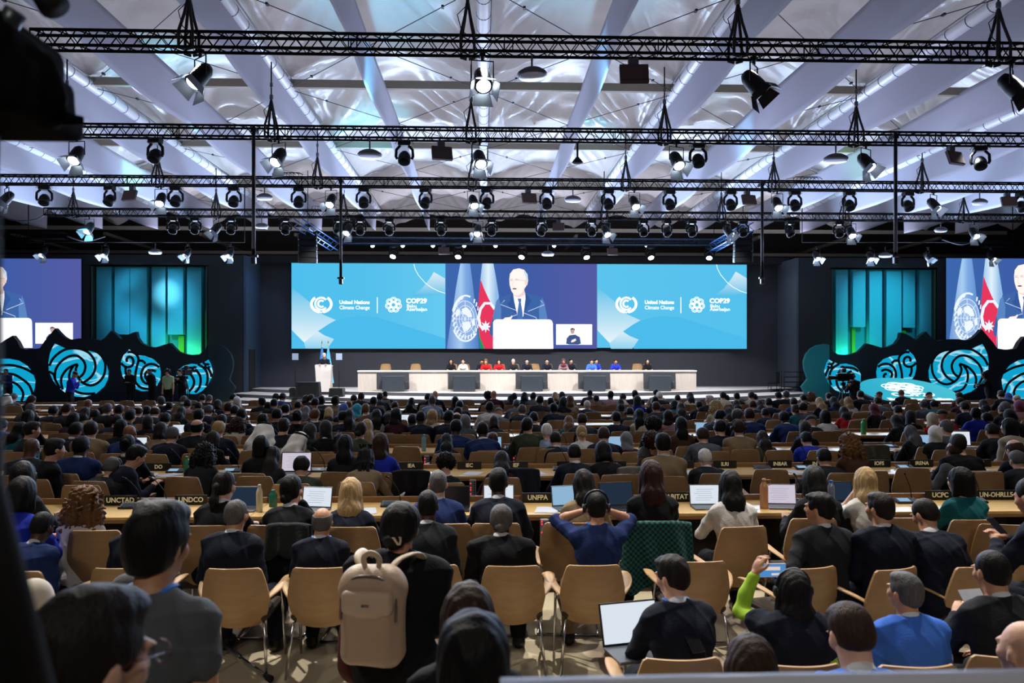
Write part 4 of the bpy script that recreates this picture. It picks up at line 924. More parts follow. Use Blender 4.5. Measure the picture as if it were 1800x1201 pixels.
def skeleton(P):
    """joint positions; facing +Y, origin on the floor below the hips"""
    J = {}; fem = P.get('fem', 0); sit = P.get('sit', 1); ln = P.get('lean', .15); sl = P.get('side', 0); bend = P.get('bend', .15)
    hipz = .54 if sit else .93
    J['hip'] = np.array([0, 0, hipz])
    def dr(a): return np.array([math.sin(sl), math.sin(a), math.cos(a)])
    J['waist'] = J['hip'] + .16 * dr(ln * .8); J['chest'] = J['waist'] + .17 * dr(ln); J['neck'] = J['chest'] + .165 * dr(ln + bend)
    J['n1'] = J['neck'] + .09 * dr(ln * .6 + bend + P.get('neckf', .15)); J['head'] = J['n1'] + .085 * dr(P.get('pitch', 0) * .5 + .1) + np.array([0, .02, .02])
    sw = P.get('sw', .140 if fem else .158); up = dr(ln)
    tw = P.get('twist', 0)
    for s_, n in ((-1, 'L'), (1, 'R')):
        Sx = J['neck'] - .045 * up + np.array([s_ * sw * math.cos(tw), -.005 + s_ * sw * math.sin(tw), 0]); Sx[2] += P.get('shrug', 0); J['s' + n] = Sx
        arm = P.get('arm' + n, P.get('arm', 'table')); x = s_
        W, Hn = {'table': ((x * .17, .46, .80), (x * .6, -.3, -1)), 'keys': ((x * .10, .44, .81), (x * 1.0, -.3, -1)), 'lap': ((x * .10, .30, .66), (x * .7, -1, -.6)),
                 'down': (tuple(Sx + np.array([x * .06, .04, -.55])), (x * .5, -1, 0)), 'ear': (tuple(J['head'] + np.array([x * .115, .03, -.05])), (x * .9, .15, -1)),
                 'chin': (tuple(J['head'] + np.array([x * .05, .10, -.13])), (x * .5, .3, -1)), 'phone': ((x * .06, .36, .88), (x * .9, -.5, -1)),
                 'up': (tuple(J['head'] + np.array([x * .16, .22, .03])), (x * .6, .2, -1)), 'front': (tuple(J['chest'] + np.array([x * .03, .24, .02])), (x * .8, -.5, -1)),
                 'belly': (tuple(J['chest'] + np.array([x * .02, .23, -.12])), (x * .8, -.6, -1)), 'chair': ((x * .33, .12, .70), (x * .6, -.8, -.6)),
                 'out': (tuple(Sx + np.array([x * .42, .28, -.12])), (x * .2, -.3, -1)), 'podium': ((x * .17, .40, 1.2), (x * .6, -.5, -1))}[arm]
        J['e' + n], J['w' + n] = ik(Sx, W, .285, .25, Hn)
        J['h' + n] = x
        hx = .088
        J['hip' + n] = J['hip'] + np.array([x * hx, 0, -.01])
        if sit:
            kf = P.get('knee', .44); J['k' + n] = np.array([x * P.get('spread', .13), kf, .50]); J['a' + n] = np.array([x * (P.get('spread', .13) + .01), kf + P.get('foot' + n, -.02), .085])
        else:
            J['k' + n] = np.array([x * .10, .03 + P.get('stepL', 0) * (n == 'L'), .50]); J['a' + n] = np.array([x * .115, -.02 + P.get('stepL', 0) * (n == 'L') * 1.5, .085])
    J['Rh'] = rotm(P.get('yaw', 0), P.get('pitch', 0), P.get('roll', 0)); J['up'] = up; J['ln'] = ln; J['fem'] = fem
    return J
def torso(S, J, t, fem, belly=0, k=.05):
    Rl = np.array(Matrix.Rotation(-J['ln'], 3, 'X'))
    w_ = 1.0 if not fem else .88
    S.e(J['hip'] + [0, .0, .02], np.array([.175 if not fem else .18, .125, .125]) + t, None, k)
    S.e(J['waist'] + [0, .015 + belly * .03, 0], np.array([.15 * w_ + belly * .03, .108 + belly * .04, .14]) + t, Rl, k)
    S.e(J['chest'] + [0, .008, 0], np.array([.17 * w_, .118, .165]) + t, Rl, k)
    S.e((J['sL'] + J['sR']) / 2 + [0, .0, -.05], np.array([.165 * w_, .095, .10]) + t, Rl, k)
    S.c(J['sL'] + [.02, 0, 0], J['sR'] - [.02, 0, 0], .052 + t, .052 + t, .05)
    S.c(J['neck'] + [0, -.01, .012], J['sL'] * .55 + J['neck'] * .45 + [0, 0, .012], .05 + t * .6, .045 + t, .05)
    S.c(J['neck'] + [0, -.01, .012], J['sR'] * .55 + J['neck'] * .45 + [0, 0, .012], .05 + t * .6, .045 + t, .05)
    if fem:
        for s_ in (-1, 1): S.e(J['chest'] + [s_ * .07, .09, .0], np.array([.06, .05, .06]) + t * .7, Rl, .04)
def fingers(S, J, n, fine):
    x = J['h' + n]; W = J['w' + n]; E = J['e' + n]; d = (W - E) / np.linalg.norm(W - E)
    curl = np.array([0, 0, -1.]) if abs(d[2]) < .8 else np.array([-x, .4, 0]); curl -= d * curl.dot(d); curl /= np.linalg.norm(curl)
    sd = np.cross(d, curl); sd /= np.linalg.norm(sd)
    if sd[0] * x > 0: sd = -sd     # towards the thumb side (inwards)
    Rm = np.stack([sd, d, -curl], 1)
    S.e(W + d * .052, (.040, .052, .017), Rm, .015)
    for i, (o, l) in enumerate(((.030, .066), (.010, .075), (-.011, .070), (-.030, .054))):
        a = W + d * .092 + sd * o; b = a + (d * .86 + curl * .30) * l * .5; c = b + (d * .55 + curl * .8) * l * .5; r = .0085 if fine else .0105
        S.c(a - d * .02, b, r + .0008, r, .006); S.c(b, c, r, r * .85, .004)
    a = W + d * .03 + sd * .03; b = a + d * .035 + sd * .028 + curl * .008; S.c(a, b, .0125, .0105, .01); S.c(b, b + d * .032 + sd * .004 + curl * .01, .0105, .009, .004)
def limbs(S, J, t=0, k=.03, to=1.0, hands=True, fine=False):
    for n in 'LR':
        s_, e, w_ = J['s' + n], J['e' + n], J['w' + n]; f = .9 if J['fem'] else 1
        w2 = e + (w_ - e) * to if to > 0 else None
        S.e(s_, np.array([.062, .062, .062]) * f + t, None, k)
        if to > 0:
            S.chain([s_, s_ * .5 + e * .5, e, e * .6 + w2 * .4, w2], [.052 * f + t, .047 * f + t, .038 * f + t, .038 * f + t, .027 + t * .9], k * .6)
        else: S.chain([s_, s_ * (1 - .45) + e * .45], [.055 * f + t, .052 * f + t], k * .6)
        if hands: fingers(S, J, n, fine)
def legs(S, J, t=0, feet=False, k=.04):
    for n in 'LR':
        S.chain([J['hip' + n], J['hip' + n] * .5 + J['k' + n] * .5, J['k' + n], J['k' + n] * .65 + J['a' + n] * .35, J['a' + n]], [.088 + t, .078 + t, .056 + t, .056 + t, .038 + t * 1.1], k)
        if feet: S.c(J['a' + n] + [0, -.015, -.035], J['a' + n] + [J['h' + n] * .015, .15, -.045], .040, .034, .03)
def headparts(S, J, fine):
    Rm = J['Rh']; c = J['head']; g = lambda x, y, z: c + Rm @ np.array([x, y, z])
    S.e(g(0, -.014, .022), (.074, .094, .092), Rm, .02); S.e(g(0, .034, -.030), (.057, .060, .086), Rm, .03); S.e(g(0, .048, -.088), (.036, .036, .028), Rm, .025)
    for x in (-1, 1):
        S.e(g(x * .078, -.004, -.02), (.010, .020, .032), Rm, .008); S.e(g(x * .040, .062, -.030), (.024, .025, .026), Rm, .02)
        S.e(g(x * .031, .100, .004), (.017, .013, .012), Rm, .010, -1); S.e(g(x * .031, .080, .003), (.013, .013, .0115), Rm, .003)
        S.e(g(x * .033, .088, .022), (.022, .012, .007), Rm, .010)
    S.c(g(0, .092, .006), g(0, .108, -.028), .009, .013, .012); S.e(g(0, .095, -.034), (.018, .011, .010), Rm, .01)
    S.e(g(0, .092, -.060), (.024, .010, .006), Rm, .006); S.e(g(0, .090, -.070), (.021, .010, .007), Rm, .006)
    S.c(J['neck'] - [0, .0, .02], J['n1'] + [0, .0, .03], .058 if not J['fem'] else .049, .052 if not J['fem'] else .044, .03)
    S.c(J['n1'], g(0, -.03, -.03), .054, .05, .03)
def body_mesh(name, P, h, skin, eye, fine=False):
    J = skeleton(P); S = SDF(); torso(S, J, 0, J['fem'], P.get('belly', 0)); limbs(S, J, 0, fine=fine); legs(S, J, 0, True); headparts(S, J, fine)
    V, Q = S.build(h); me = np_mesh(name, V, Q, [skin, eye])
    cc = V[Q].mean(1) - J['head']; L_ = cc @ J['Rh']
    m = (np.hypot(np.abs(L_[:, 0]) - .031, (L_[:, 2] - .003) * 1.5) < .010) & (L_[:, 1] > .070)
    me.polygons.foreach_set('material_index', m.astype(np.int32)); return me, J
def folds(a=.006, ph=0.):
    def rg(q): return (1 - np.abs(np.sin(q))) ** 3
    def f(X, Y, Z):
        g = rg(7 * Z + 9 * X + 2.2 * np.sin(6 * X + 5 * Y + ph) + ph) + rg(13 * Z - 6 * X + 2.5 * np.sin(7 * Y + 5 * Z + ph)) * .8 + rg(17 * X + 6 * Z + 3 * np.sin(8 * Z + ph)) * .5
        return -a * 1.25 * (g - .5)
    return f
def top_mesh(name, P, J, h, mat, t=.02, sleeve=1.0, amp=.005):
    S = SDF(); torso(S, J, t, J['fem'], P.get('belly', 0)); limbs(S, J, t * .9, to=(.93 if sleeve >= 1 else sleeve), hands=False)
    if t > .018:
        S.e(J['waist'] + [0, .0, -.02], (.178 if not J['fem'] else .155, .135, .17), None, .05); S.e(J['chest'] + [0, -.01, 0], (.185 if not J['fem'] else .155, .135, .17), None, .05)
    if P.get('sit', 1): S.pl((0, 0, .475), (0, 0, -1), .02)
    else:
        if P.get('coat'): S.c(J['hip'] + [0, 0, .05], (0, 0, .5), .17, .2, .08)
        S.pl((0, 0, P.get('hem', .78)), (0, 0, -1), .01)
    nk = J['neck']; S.e(nk + [0, .02, .075], (.062, .075, .045), None, .02, -1)
    if t > .018:   # jacket collar
        S.c(nk + [-.045, -.045, .035], nk + [.045, -.045, .035], .018, .018, .02); S.c(nk + [-.05, -.04, .033], nk + [-.06, .05, .01], .018, .014, .02); S.c(nk + [.05, -.04, .033], nk + [.06, .05, .01], .018, .014, .02)
    V, Q = S.build(h, folds(amp, P.get('ph', 0))); return np_mesh(name, V, Q, mat)
def bottom_mesh(name, P, J, h, mat, shoes=None):
    S = SDF(); S.e(J['hip'] + [0, .0, .0], (.190, .142, .125), None, .04); legs(S, J, .017); 
    S.pl((0, 0, .10), (0, 0, -1), .006)
    V, Q = S.build(h, folds(.004)); return np_mesh(name, V, Q, mat)
def shoe_mesh(name, J, h, mat):
    S = SDF()
    for n in 'LR':
        a = J['a' + n]; x = J['h' + n]; S.c(a + [0, -.02, -.035], a + [x * .015, .16, -.045], .050, .042, .02); S.c(a + [0, -.01, 0], a + [0, -.01, .02], .048, .046, .02)
    S.pl((0, 0, .004), (0, 0, -1), .004); V, Q = S.build(h); return np_mesh(name, V, Q, mat)
def collar_mesh(J, mat, t=.0, col=.062):
    S = SDF(); nk, n1 = J['neck'], J['n1']; S.c(nk + [0, -.006, .03], nk * .62 + n1 * .38 + [0, -.004, .012], col + .004, col + .001, .01)
    V, Q = S.build(.011); return np_mesh('shirt_collar', V, Q, mat)
# hair in the head's own frame (origin at the head centre)
def hair_mesh(style, h, mat, seed=0, length=.3):
    S = SDF(); rs = np.random.RandomState(seed); face = True; amp = .0016; fr = 95
    def cap(t, low=-.075, back=0):
        S.e((0, -.016, .024), (.076 + t, .096 + t, .094 + t), None, .02)
        S.e((0, -.045, -.03), (.066 + t, .06 + t * .6, .07), None, .03)
    def cutface(z=.055, lo=-.066):
        S.e((0, .105, -.045), (.085, .085, .098), None, .012, -1); S.e((.083, .022, -.04), (.025, .03, .045), None, .01, -1); S.e((-.083, .022, -.04), (.025, .03, .045), None, .01, -1)
        S.pl((0, 0, lo), (0, .25, -1), .01)
    if style == 'short': cap(.006); S.e((0, .02, .085), (.062, .075, .036), None, .02); cutface()
    elif style == 'crop': cap(.0035); cutface(); amp = .0015
    elif style == 'quiff': cap(.010); S.e((0, .028, .085), (.064, .072, .034), None, .02); cutface(); amp = .0035; fr = 80
    elif style == 'ring':
        cap(.008); cutface(); S.e((0, -.035, .115), (.092, .125, .092), None, .01, -1)
    elif style == 'long':
        cap(.014); L_ = length; S.c((0, -.055, .0), (0, -.085, -.16), .075, .082, .03); S.c((-.03, -.085, -.14), (-.03, -.10, -L_), .07, .055, .03); S.c((.03, -.085, -.14), (.03, -.10, -L_), .07, .055, .03)
        for x in (-1, 1): S.c((x * .07, .0, .0), (x * .085, -.02, -.18), .026, .03, .03)
        S.e((0, .115, -.05), (.072, .085, .115), None, .015, -1); amp = .003; fr = 110
    elif style == 'bob':
        cap(.018); S.c((0, -.04, .0), (0, -.055, -.10), .088, .085, .03)
        for x in (-1, 1): S.c((x * .07, .0, .0), (x * .08, -.0, -.12), .03, .032, .03)
        S.e((0, .115, -.05), (.072, .085, .105), None, .015, -1); S.pl((0, 0, -.155), (0, 0, -1), .02); amp = .0025; fr = 100
    elif style == 'pony': cap(.007); cutface(); S.e((0, -.115, -.015), (.03, .03, .028), None, .01); S.c((0, -.125, -.02), (.0, -.14, -.13), .028, .034, .02); S.c((0, -.14, -.12), (.01, -.11, -.27), .034, .016, .02); amp = .002; fr = 110
    elif style == 'bun': cap(.007); cutface(); S.e((0, -.105, .04), (.042, .036, .04), None, .008); amp = .002; fr = 110
    elif style == 'lowbun': cap(.010); cutface(); S.e((0, -.095, -.07), (.05, .04, .042), None, .01); amp = .002; fr = 110
    elif style == 'afro':
        S.e((0, -.025, .045), (.125, .125, .12), None, .02); S.e((0, .125, -.055), (.08, .09, .105), None, .02, -1); amp = .012; fr = 90
    elif style == 'curly':
        S.e((0, -.03, .02), (.125, .12, .12), None, .03); S.e((0, -.05, -.08), (.145, .11, .12), None, .04); S.c((-.08, -.04, -.1), (-.09, -.05, -.2), .07, .06, .04); S.c((.08, -.04, -.1), (.09, -.05, -.2), .07, .06, .04)
        S.e((0, .125, -.05), (.075, .09, .115), None, .02, -1); amp = .016; fr = 75
    elif style == 'braids':
        cap(.014); cutface()
        for i in range(13):
            a = math.pi * (i / 12) + math.pi; x, y = .095 * math.cos(a), -.01 + .10 * math.sin(a)
            S.chain([(x * .8, y * .8, .05), (x, y, -.02), (x * 1.05, y * 1.05, -.10), (x * 1.0 + .01 * math.sin(i), y * 1.0, -.20 - .04 * (i % 3))], [.016, .014, .012, .009], .008)
        for i in range(5): S.c((-.05 + .025 * i, -.05, .11), (-.07 + .035 * i, -.09, .14), .014, .01, .01)
        amp = .004; fr = 120
    elif style == 'hijab':
        S.e((0, -.014, .018), (.098, .118, .118), None, .03); S.c((0, -.03, -.04), (0, -.02, -.15), .092, .098, .05); S.e((0, -.01, -.21), (.15, .115, .06), None, .05)
        S.e((0, .125, -.03), (.052, .07, .078), None, .012, -1); amp = .006; fr = 30
    elif style == 'ghutra':
        S.e((0, -.014, .022), (.098, .118, .112), None, .03); S.c((0, -.06, -.02), (0, -.11, -.22), .10, .10, .05)
        for x in (-1, 1): S.c((x * .07, -.04, .0), (x * .15, -.07, -.24), .05, .06, .05); S.c((x * .07, .02, .0), (x * .12, .05, -.20), .03, .04, .04)
        S.e((0, .125, -.05), (.065, .085, .125), None, .015, -1); amp = .010; fr = 26
    elif style == 'capb':
        S.e((0, -.016, .03), (.086, .106, .088), None, .02); S.pl((0, 0, .012), (0, .0, -1), .01); S.e((0, .12, .015), (.065, .06, .010), None, .01); amp = 0
    else: return None
    p_ = rs.rand() * 6
    if style in ('hijab', 'ghutra'):
        post = lambda X, Y, Z: -amp * np.sin(fr * (X * 1.1 + .35 * Z) + 3 * np.sin(12 * Z + p_)) * np.clip(1 - (Z - .02) * 9, .25, 1)
    elif style in ('afro', 'curly'):
        post = lambda X, Y, Z: -amp * (np.sin(fr * X + 2 * np.sin(50 * Z + p_)) * np.sin(fr * Z + 2 * np.sin(47 * Y)) + .6 * np.sin(fr * Y + 3 * np.sin(61 * X)))
    elif amp: post = lambda X, Y, Z: -amp * (np.sin(fr * X + 1.5 * np.sin(14 * Z + p_) + fr * .4 * Y) * .7 + .5 * np.sin(fr * 1.7 * Y + 11 * Z + p_))
    else: post = None
    V, Q = S.build(h, post); return np_mesh('hair', V, Q, mat)
def headset_mesh():
    m = MB(); m.tube([(.098 * math.cos(a), .0, .02 + .108 * math.sin(a)) for a in [math.pi * k / 14 for k in range(15)]], .009, 8)
    for x in (-1, 1): m.lathe([(.001, -.016), (.034, -.014), (.038, .0), (.034, .016), (.001, .018)], n=14, T=Matrix.Translation((x * .096, 0, -.015)) @ Matrix.Rotation(R(90), 4, 'Y'))
    return m.mesh('headphones', M('headphone_black', '#14161b', .4))
def ring_mesh(r=.069, w_=.017):
    m = MB(); m.tube([(r * math.cos(t), r * .95 * math.sin(t), .012 * math.cos(t * 2)) for t in [k * math.pi / 12 for k in range(24)]], w_, 8, flat=.45, closed=True)
    return m.mesh('lanyard', M('lanyard_blue', '#1f6fd0', .6))
SKIN = [M('skin_' + n, c, .5, bump=(60, .12)) for n, c in (('a', '#d9a88c'), ('b', '#c08a68'), ('c', '#8a5a3e'), ('d', '#4a2e22'))]
EYE = M('eye', '#4a3a34', .3); 
HC = {'k': '#070606', 'd': '#17100d', 'b': '#2c1b12', 'l': '#5f4226', 'y': '#9c8058', 'g': '#4c4a4a', 'w': '#c8c5c0', 'r': '#2a120f'}
HN = {'k': 'black', 'd': 'dark brown', 'b': 'brown', 'l': 'light brown', 'y': 'blonde', 'g': 'grey', 'w': 'white', 'r': 'reddish brown'}
CC = {'K': ('#0e0f13', 'black'), 'N': ('#0e1424', 'navy'), 'D': ('#1d2025', 'charcoal'), 'G': ('#54585e', 'grey'), 'W': ('#c9c6c0', 'white'), 'C': ('#b3a995', 'cream'), 'T': ('#8a775c', 'tan'), 'O': ('#39402e', 'olive'),
      'R': ('#b01820', 'red'), 'U': ('#1a2c5c', 'blue'), 'V': ('#1d2fa8', 'royal blue'), 'P': ('#8d6a70', 'dusty pink'), 'M': ('#3a1620', 'maroon'), 'E': ('#0f5a60', 'teal'), 'B': ('#4a3024', 'brown'), 'L': ('#8fa3b8', 'pale blue'), 'F': ('#55463c', 'patterned'), 'S': ('#3d6fd0', 'bright blue')}
def cloth(k): return M('cloth_' + CC[k][1].replace(' ', '_'), CC[k][0], .85, bump=(90, .2), spec=.2)
def hairm(k): return M('hair_' + HN[k].replace(' ', '_'), HC[k], .55, kind='hair', spec=.22)
def scarf(k): return M('scarf_' + k, {'k': '#101014', 'w': '#f0eee8', 'g': '#6a6c70', 'b': '#3a5fa8', 'e': '#1592a4', 'p': '#7c2c4c', 'd': '#2a2c34', 'c': '#d9cdb6', 'm': '#5a1626'}[k], .8, sheen=.2, bump=(40, .1))
SCN = {'k': 'black', 'w': 'white', 'g': 'grey', 'b': 'blue', 'e': 'turquoise', 'p': 'pink', 'd': 'dark', 'c': 'cream', 'm': 'maroon'}
STYLE = {'s': 'short', 'c': 'crop', 'q': 'quiff', 'r': 'ring', 'L': 'long', 'B': 'bob', 'P': 'pony', 'U': 'bun', 'u': 'lowbun', 'A': 'afro', 'C': 'curly', 'Z': 'braids', 'H': 'hijab', 'G': 'ghutra', 'X': 'capb', 'o': None}
STN = {'s': 'short {} hair', 'c': 'cropped {} hair', 'q': 'tousled {} hair', 'r': 'balding {} hair', 'L': 'long {} hair', 'B': '{} bob', 'P': '{} ponytail', 'U': '{} hair in a bun', 'u': '{} low bun', 'A': '{} afro', 'C': 'curly {} hair', 'Z': '{} braids', 'H': '{} headscarf', 'G': '{} head cloth', 'X': '{} cap', 'o': 'shaved head'}
PIECE = {'H': 'headscarf', 'G': 'head_cloth', 'X': 'cap'}
_hm = {}
def hair_data(st, fine=False, length=.3):
    key = (st, fine, length)
    if key not in _hm: _hm[key] = hair_mesh(STYLE[st], .0065 if fine else .0105, hairm('k'), len(_hm), length)
    return _hm[key]
_misc = {}
def misc(n, f):
    if n not in _misc: _misc[n] = f()
    return _misc[n]
def setm(o, i, m):
    o.material_slots[i].link = 'OBJECT'; o.material_slots[i].material = m
def assemble(vi, loc, rz, sc, st, hc, skin, topk, botk='K', jacket=True, head=False, lan=False, hlen=.3, fine=False, wide=1.0, hs=1.0):
    """a person from a posed variant: body mesh with clothes and hair as its children"""
    body, J, tops, bot, shoes, col = vi['body'], vi['J'], vi['tops'], vi['bot'], vi['shoes'], vi['col']
    o = bpy.data.objects.new('person', body); COL.objects.link(o); o.location = loc; o.rotation_euler = (0, 0, rz); o.scale = (sc * wide, sc, sc); setm(o, 0, SKIN[skin - 1])
    t = link('jacket' if jacket else 'sweater', tops, o); setm(t, 0, cloth(topk))
    b = link('trousers', bot, o); setm(b, 0, cloth(botk)); link('shoes', shoes, o)
    if jacket and (fine or int(loc[0] * 97) % 5 < 2): link('shirt_collar', col, o)
    Hm = Matrix.LocRotScale(Vector(J['head']), Matrix(J['Rh'].tolist()).to_quaternion(), Vector((hs, hs, hs)))
    if STYLE[st]:
        hh = link(PIECE.get(st, 'hair'), hair_data(st, fine, hlen), o); setm(hh, 0, scarf(hc) if st in 'HGX' else hairm(hc)); hh.matrix_local = Hm
        if st == 'G': 
            q = link('head_cord', misc('agal', lambda: MB().tube([(.1 * math.cos(t_), -.014 + .118 * math.sin(t_), .075) for t_ in [k * math.pi / 12 for k in range(24)]], .010, 6, closed=True).tube([(.096 * math.cos(t_), -.014 + .113 * math.sin(t_), .09) for t_ in [k * math.pi / 12 for k in range(24)]], .010, 6, closed=True).mesh('head_cord', black)), o); q.matrix_local = Hm
    if head: q = link('headphones', misc('hp', headset_mesh), o); q.matrix_local = Hm
    if lan: q = link('lanyard', misc('lan', ring_mesh), o); q.location = Vector(J['neck']) * .42 + Vector(J['n1']) * .58
    return o
def variant(P, h=.017, sleeve=1.0, t=.02, fine=False, amp=.007):
    body, J = body_mesh('person', P, h, SKIN[0], EYE, fine)
    return dict(body=body, J=J, tops=top_mesh('jacket', P, J, h, cloth('K'), t, sleeve, amp), bot=bottom_mesh('trousers', P, J, h, cloth('K')), shoes=shoe_mesh('shoes', J, min(h, .014), M('shoe_leather', '#0c0a0a', .35)), col=collar_mesh(J, M('shirt_white', '#d6d8dc', .8)))
# ---------------- chairs, tables and table things ----------------
shell = M('chair_plywood', '#a38159', .42, kind='woodh', var=.14); edge = M('chair_edge', '#b48e62', .5); padm = M('seat_pad', '#3a3128', .9, bump=(80, .2)); chrome = M('chrome', '#c8c8cc', .18, 1)
def shell_vs(y0=0.0, top=.82, bot=.40, wscale=1.0):
    prof = [(0, .145), (.04, .175), (.1, .198), (.25, .222), (.45, .238), (.6, .232), (.8, .214), (.93, .198), (.97, .19), (1, .172)]
    nu = 12; vs = []
    for side in (0, 1):
        for t, w_ in prof:
            for j in range(nu + 1):
                u_ = j / nu * 2 - 1; x = w_ * u_ * wscale; y = y0 - .09 * t + .07 * u_ * u_ - (.018 if side == 0 else 0) - .03 * math.sin(t * math.pi) * (1 - u_ * u_)
                z = bot + (top - bot) * t + (.012 * (1 - u_ * u_) if t >= 1 else 0); vs.append((x, y, z))
    R_ = len(prof); W_ = nu + 1; n1_ = R_ * W_; fs = []; ed = []
    for i in range(R_ - 1):
        for j in range(nu):
            a = i * W_ + j; fs.append([a, a + 1, a + 1 + W_, a + W_]); b_ = a + n1_; fs.append([b_ + W_, b_ + 1 + W_, b_ + 1, b_])
    for j in range(nu): a = j; ed.append([a + n1_, a + 1 + n1_, a + 1, a]); a = (R_ - 1) * W_ + j; ed.append([a, a + 1, a + 1 + n1_, a + n1_])
    for i in range(R_ - 1): a = i * W_; ed.append([a, a + W_, a + W_ + n1_, a + n1_]); a = i * W_ + nu; ed.append([a + n1_, a + W_ + n1_, a + W_, a])
    return vs, fs, ed
def chair_parts(kind):
    out = {}
    m = MB(); vs, fs, ed = shell_vs(-.22, *((.80, .37) if kind == 'leg' else (.93, .44))); m.add(vs, fs, 0, True); m.add(vs, ed, 1); out['backrest'] = (m, [shell, edge])
    m = MB(); m.box((0, .02, .43), (.44, .44, .06), ch=.02); out['seat'] = (m, [padm])
    for s_ in (-1, 1):
        m = MB(); p = smooth_path([(s_ * .20, -.20, .56), (s_ * .255, -.12, .60), (s_ * .285, .0, .625), (s_ * .285, .12, .63), (s_ * .27, .22, .615), (s_ * .25, .24, .58)], 3); m.tube(p, [.03 + .012 * math.sin(math.pi * i / (len(p) - 1)) for i in range(len(p))], 10, flat=.28); out['armrest%d' % s_] = (m, [edge])
    for s_ in (-1, 1):
        if kind == 'leg':
            m = MB(); m.tube([(s_ * .24, .10, .61), (s_ * .235, .17, .40), (s_ * .24, .24, .012)], .0105, 8); out['legf%d' % s_] = (m, [chrome])
            m = MB(); m.tube([(s_ * .17, -.14, .41), (s_ * .20, -.20, .38), (s_ * .235, -.27, .012)], .0105, 8); out['legb%d' % s_] = (m, [chrome])
        else:
            m = MB(); m.tube(smooth_path([(s_ * .24, .08, .61), (s_ * .24, .18, .40), (s_ * .245, .20, .05), (s_ * .245, .12, .014), (s_ * .245, -.25, .014)], 3), .0115, 8); out['legs%d' % s_] = (m, [chrome])
    if kind == 'sled': m = MB(); m.tube([(-.245, -.25, .014), (.245, -.25, .014)], .0115, 8).box((0, .02, .395), (.3, .3, .02)); out['base'] = (m, [chrome])
    return out
NM = {'b': 'backrest', 'a': 'armrest', 's': 'seat', 'l': 'leg'}
chair_me = {}
for kd in ('leg', 'sled'):
    chair_me[kd] = {k: (re_, m.mesh(re_, mt)) for k, (m, mt) in chair_parts(kd).items() for re_ in [next(v for q, v in (('backrest', 'backrest'), ('armrest', 'armrest'), ('seat', 'seat'), ('base', 'base'), ('leg', 'leg')) if k.startswith(q))]}
m = MB()
for k, (q, mt) in chair_parts('sled').items():
    off = {'backrest': 0, 'seat': 2, 'armrest': 1, 'leg': 3, 'base': 3}[next(v for v in ('backrest', 'armrest', 'seat', 'base', 'leg') if k.startswith(v))]
    n = len(m.v); m.v += q.v; m.f += [[n + i for i in f] for f in q.f]; m.m += [off + i for i in q.m]; m.sm += q.sm
far_chair = m.mesh('conference_chair', [shell, edge, padm, chrome])
CH = []
def chair(x, y, kind='leg', rz=0, label=None, group=None, far=False):
    if far: o = link('conference_chair', far_chair); o.location = (x, y, 0)
    else:
        o = empty('conference_chair', (x, y, 0))
        for k, (nm, me) in chair_me[kind].items(): link(nm, me, o)
    o.rotation_euler = (0, 0, R(rz)); o['category'] = 'chair'
    if label: o['label'] = label
    if group: o['group'] = group
    return o
T0 = [7.8 + 2.5 * i for i in range(8)]
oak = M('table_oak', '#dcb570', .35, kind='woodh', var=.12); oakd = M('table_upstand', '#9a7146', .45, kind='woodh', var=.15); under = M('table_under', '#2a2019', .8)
for n, T in enumerate(T0):
    xa, xb = at(-60, 0, T).x, at(1860, 0, T).x; cnt = max(3, round((xb - xa) / 2.8)); L_ = (xb - xa) / cnt
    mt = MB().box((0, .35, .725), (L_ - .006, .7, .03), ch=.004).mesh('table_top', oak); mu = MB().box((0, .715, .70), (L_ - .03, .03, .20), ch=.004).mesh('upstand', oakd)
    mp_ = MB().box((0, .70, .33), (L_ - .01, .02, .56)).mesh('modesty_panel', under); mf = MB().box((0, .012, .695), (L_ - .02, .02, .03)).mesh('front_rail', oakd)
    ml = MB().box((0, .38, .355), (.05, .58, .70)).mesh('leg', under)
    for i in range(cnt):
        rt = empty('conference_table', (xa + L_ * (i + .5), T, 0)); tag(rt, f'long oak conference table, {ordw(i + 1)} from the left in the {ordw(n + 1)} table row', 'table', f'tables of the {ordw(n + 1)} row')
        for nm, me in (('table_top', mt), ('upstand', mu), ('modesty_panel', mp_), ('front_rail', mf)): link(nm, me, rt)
        for s_ in (-1, 1): q = link('leg', ml, rt); q.location = (s_ * (L_ / 2 - .05), 0, 0)
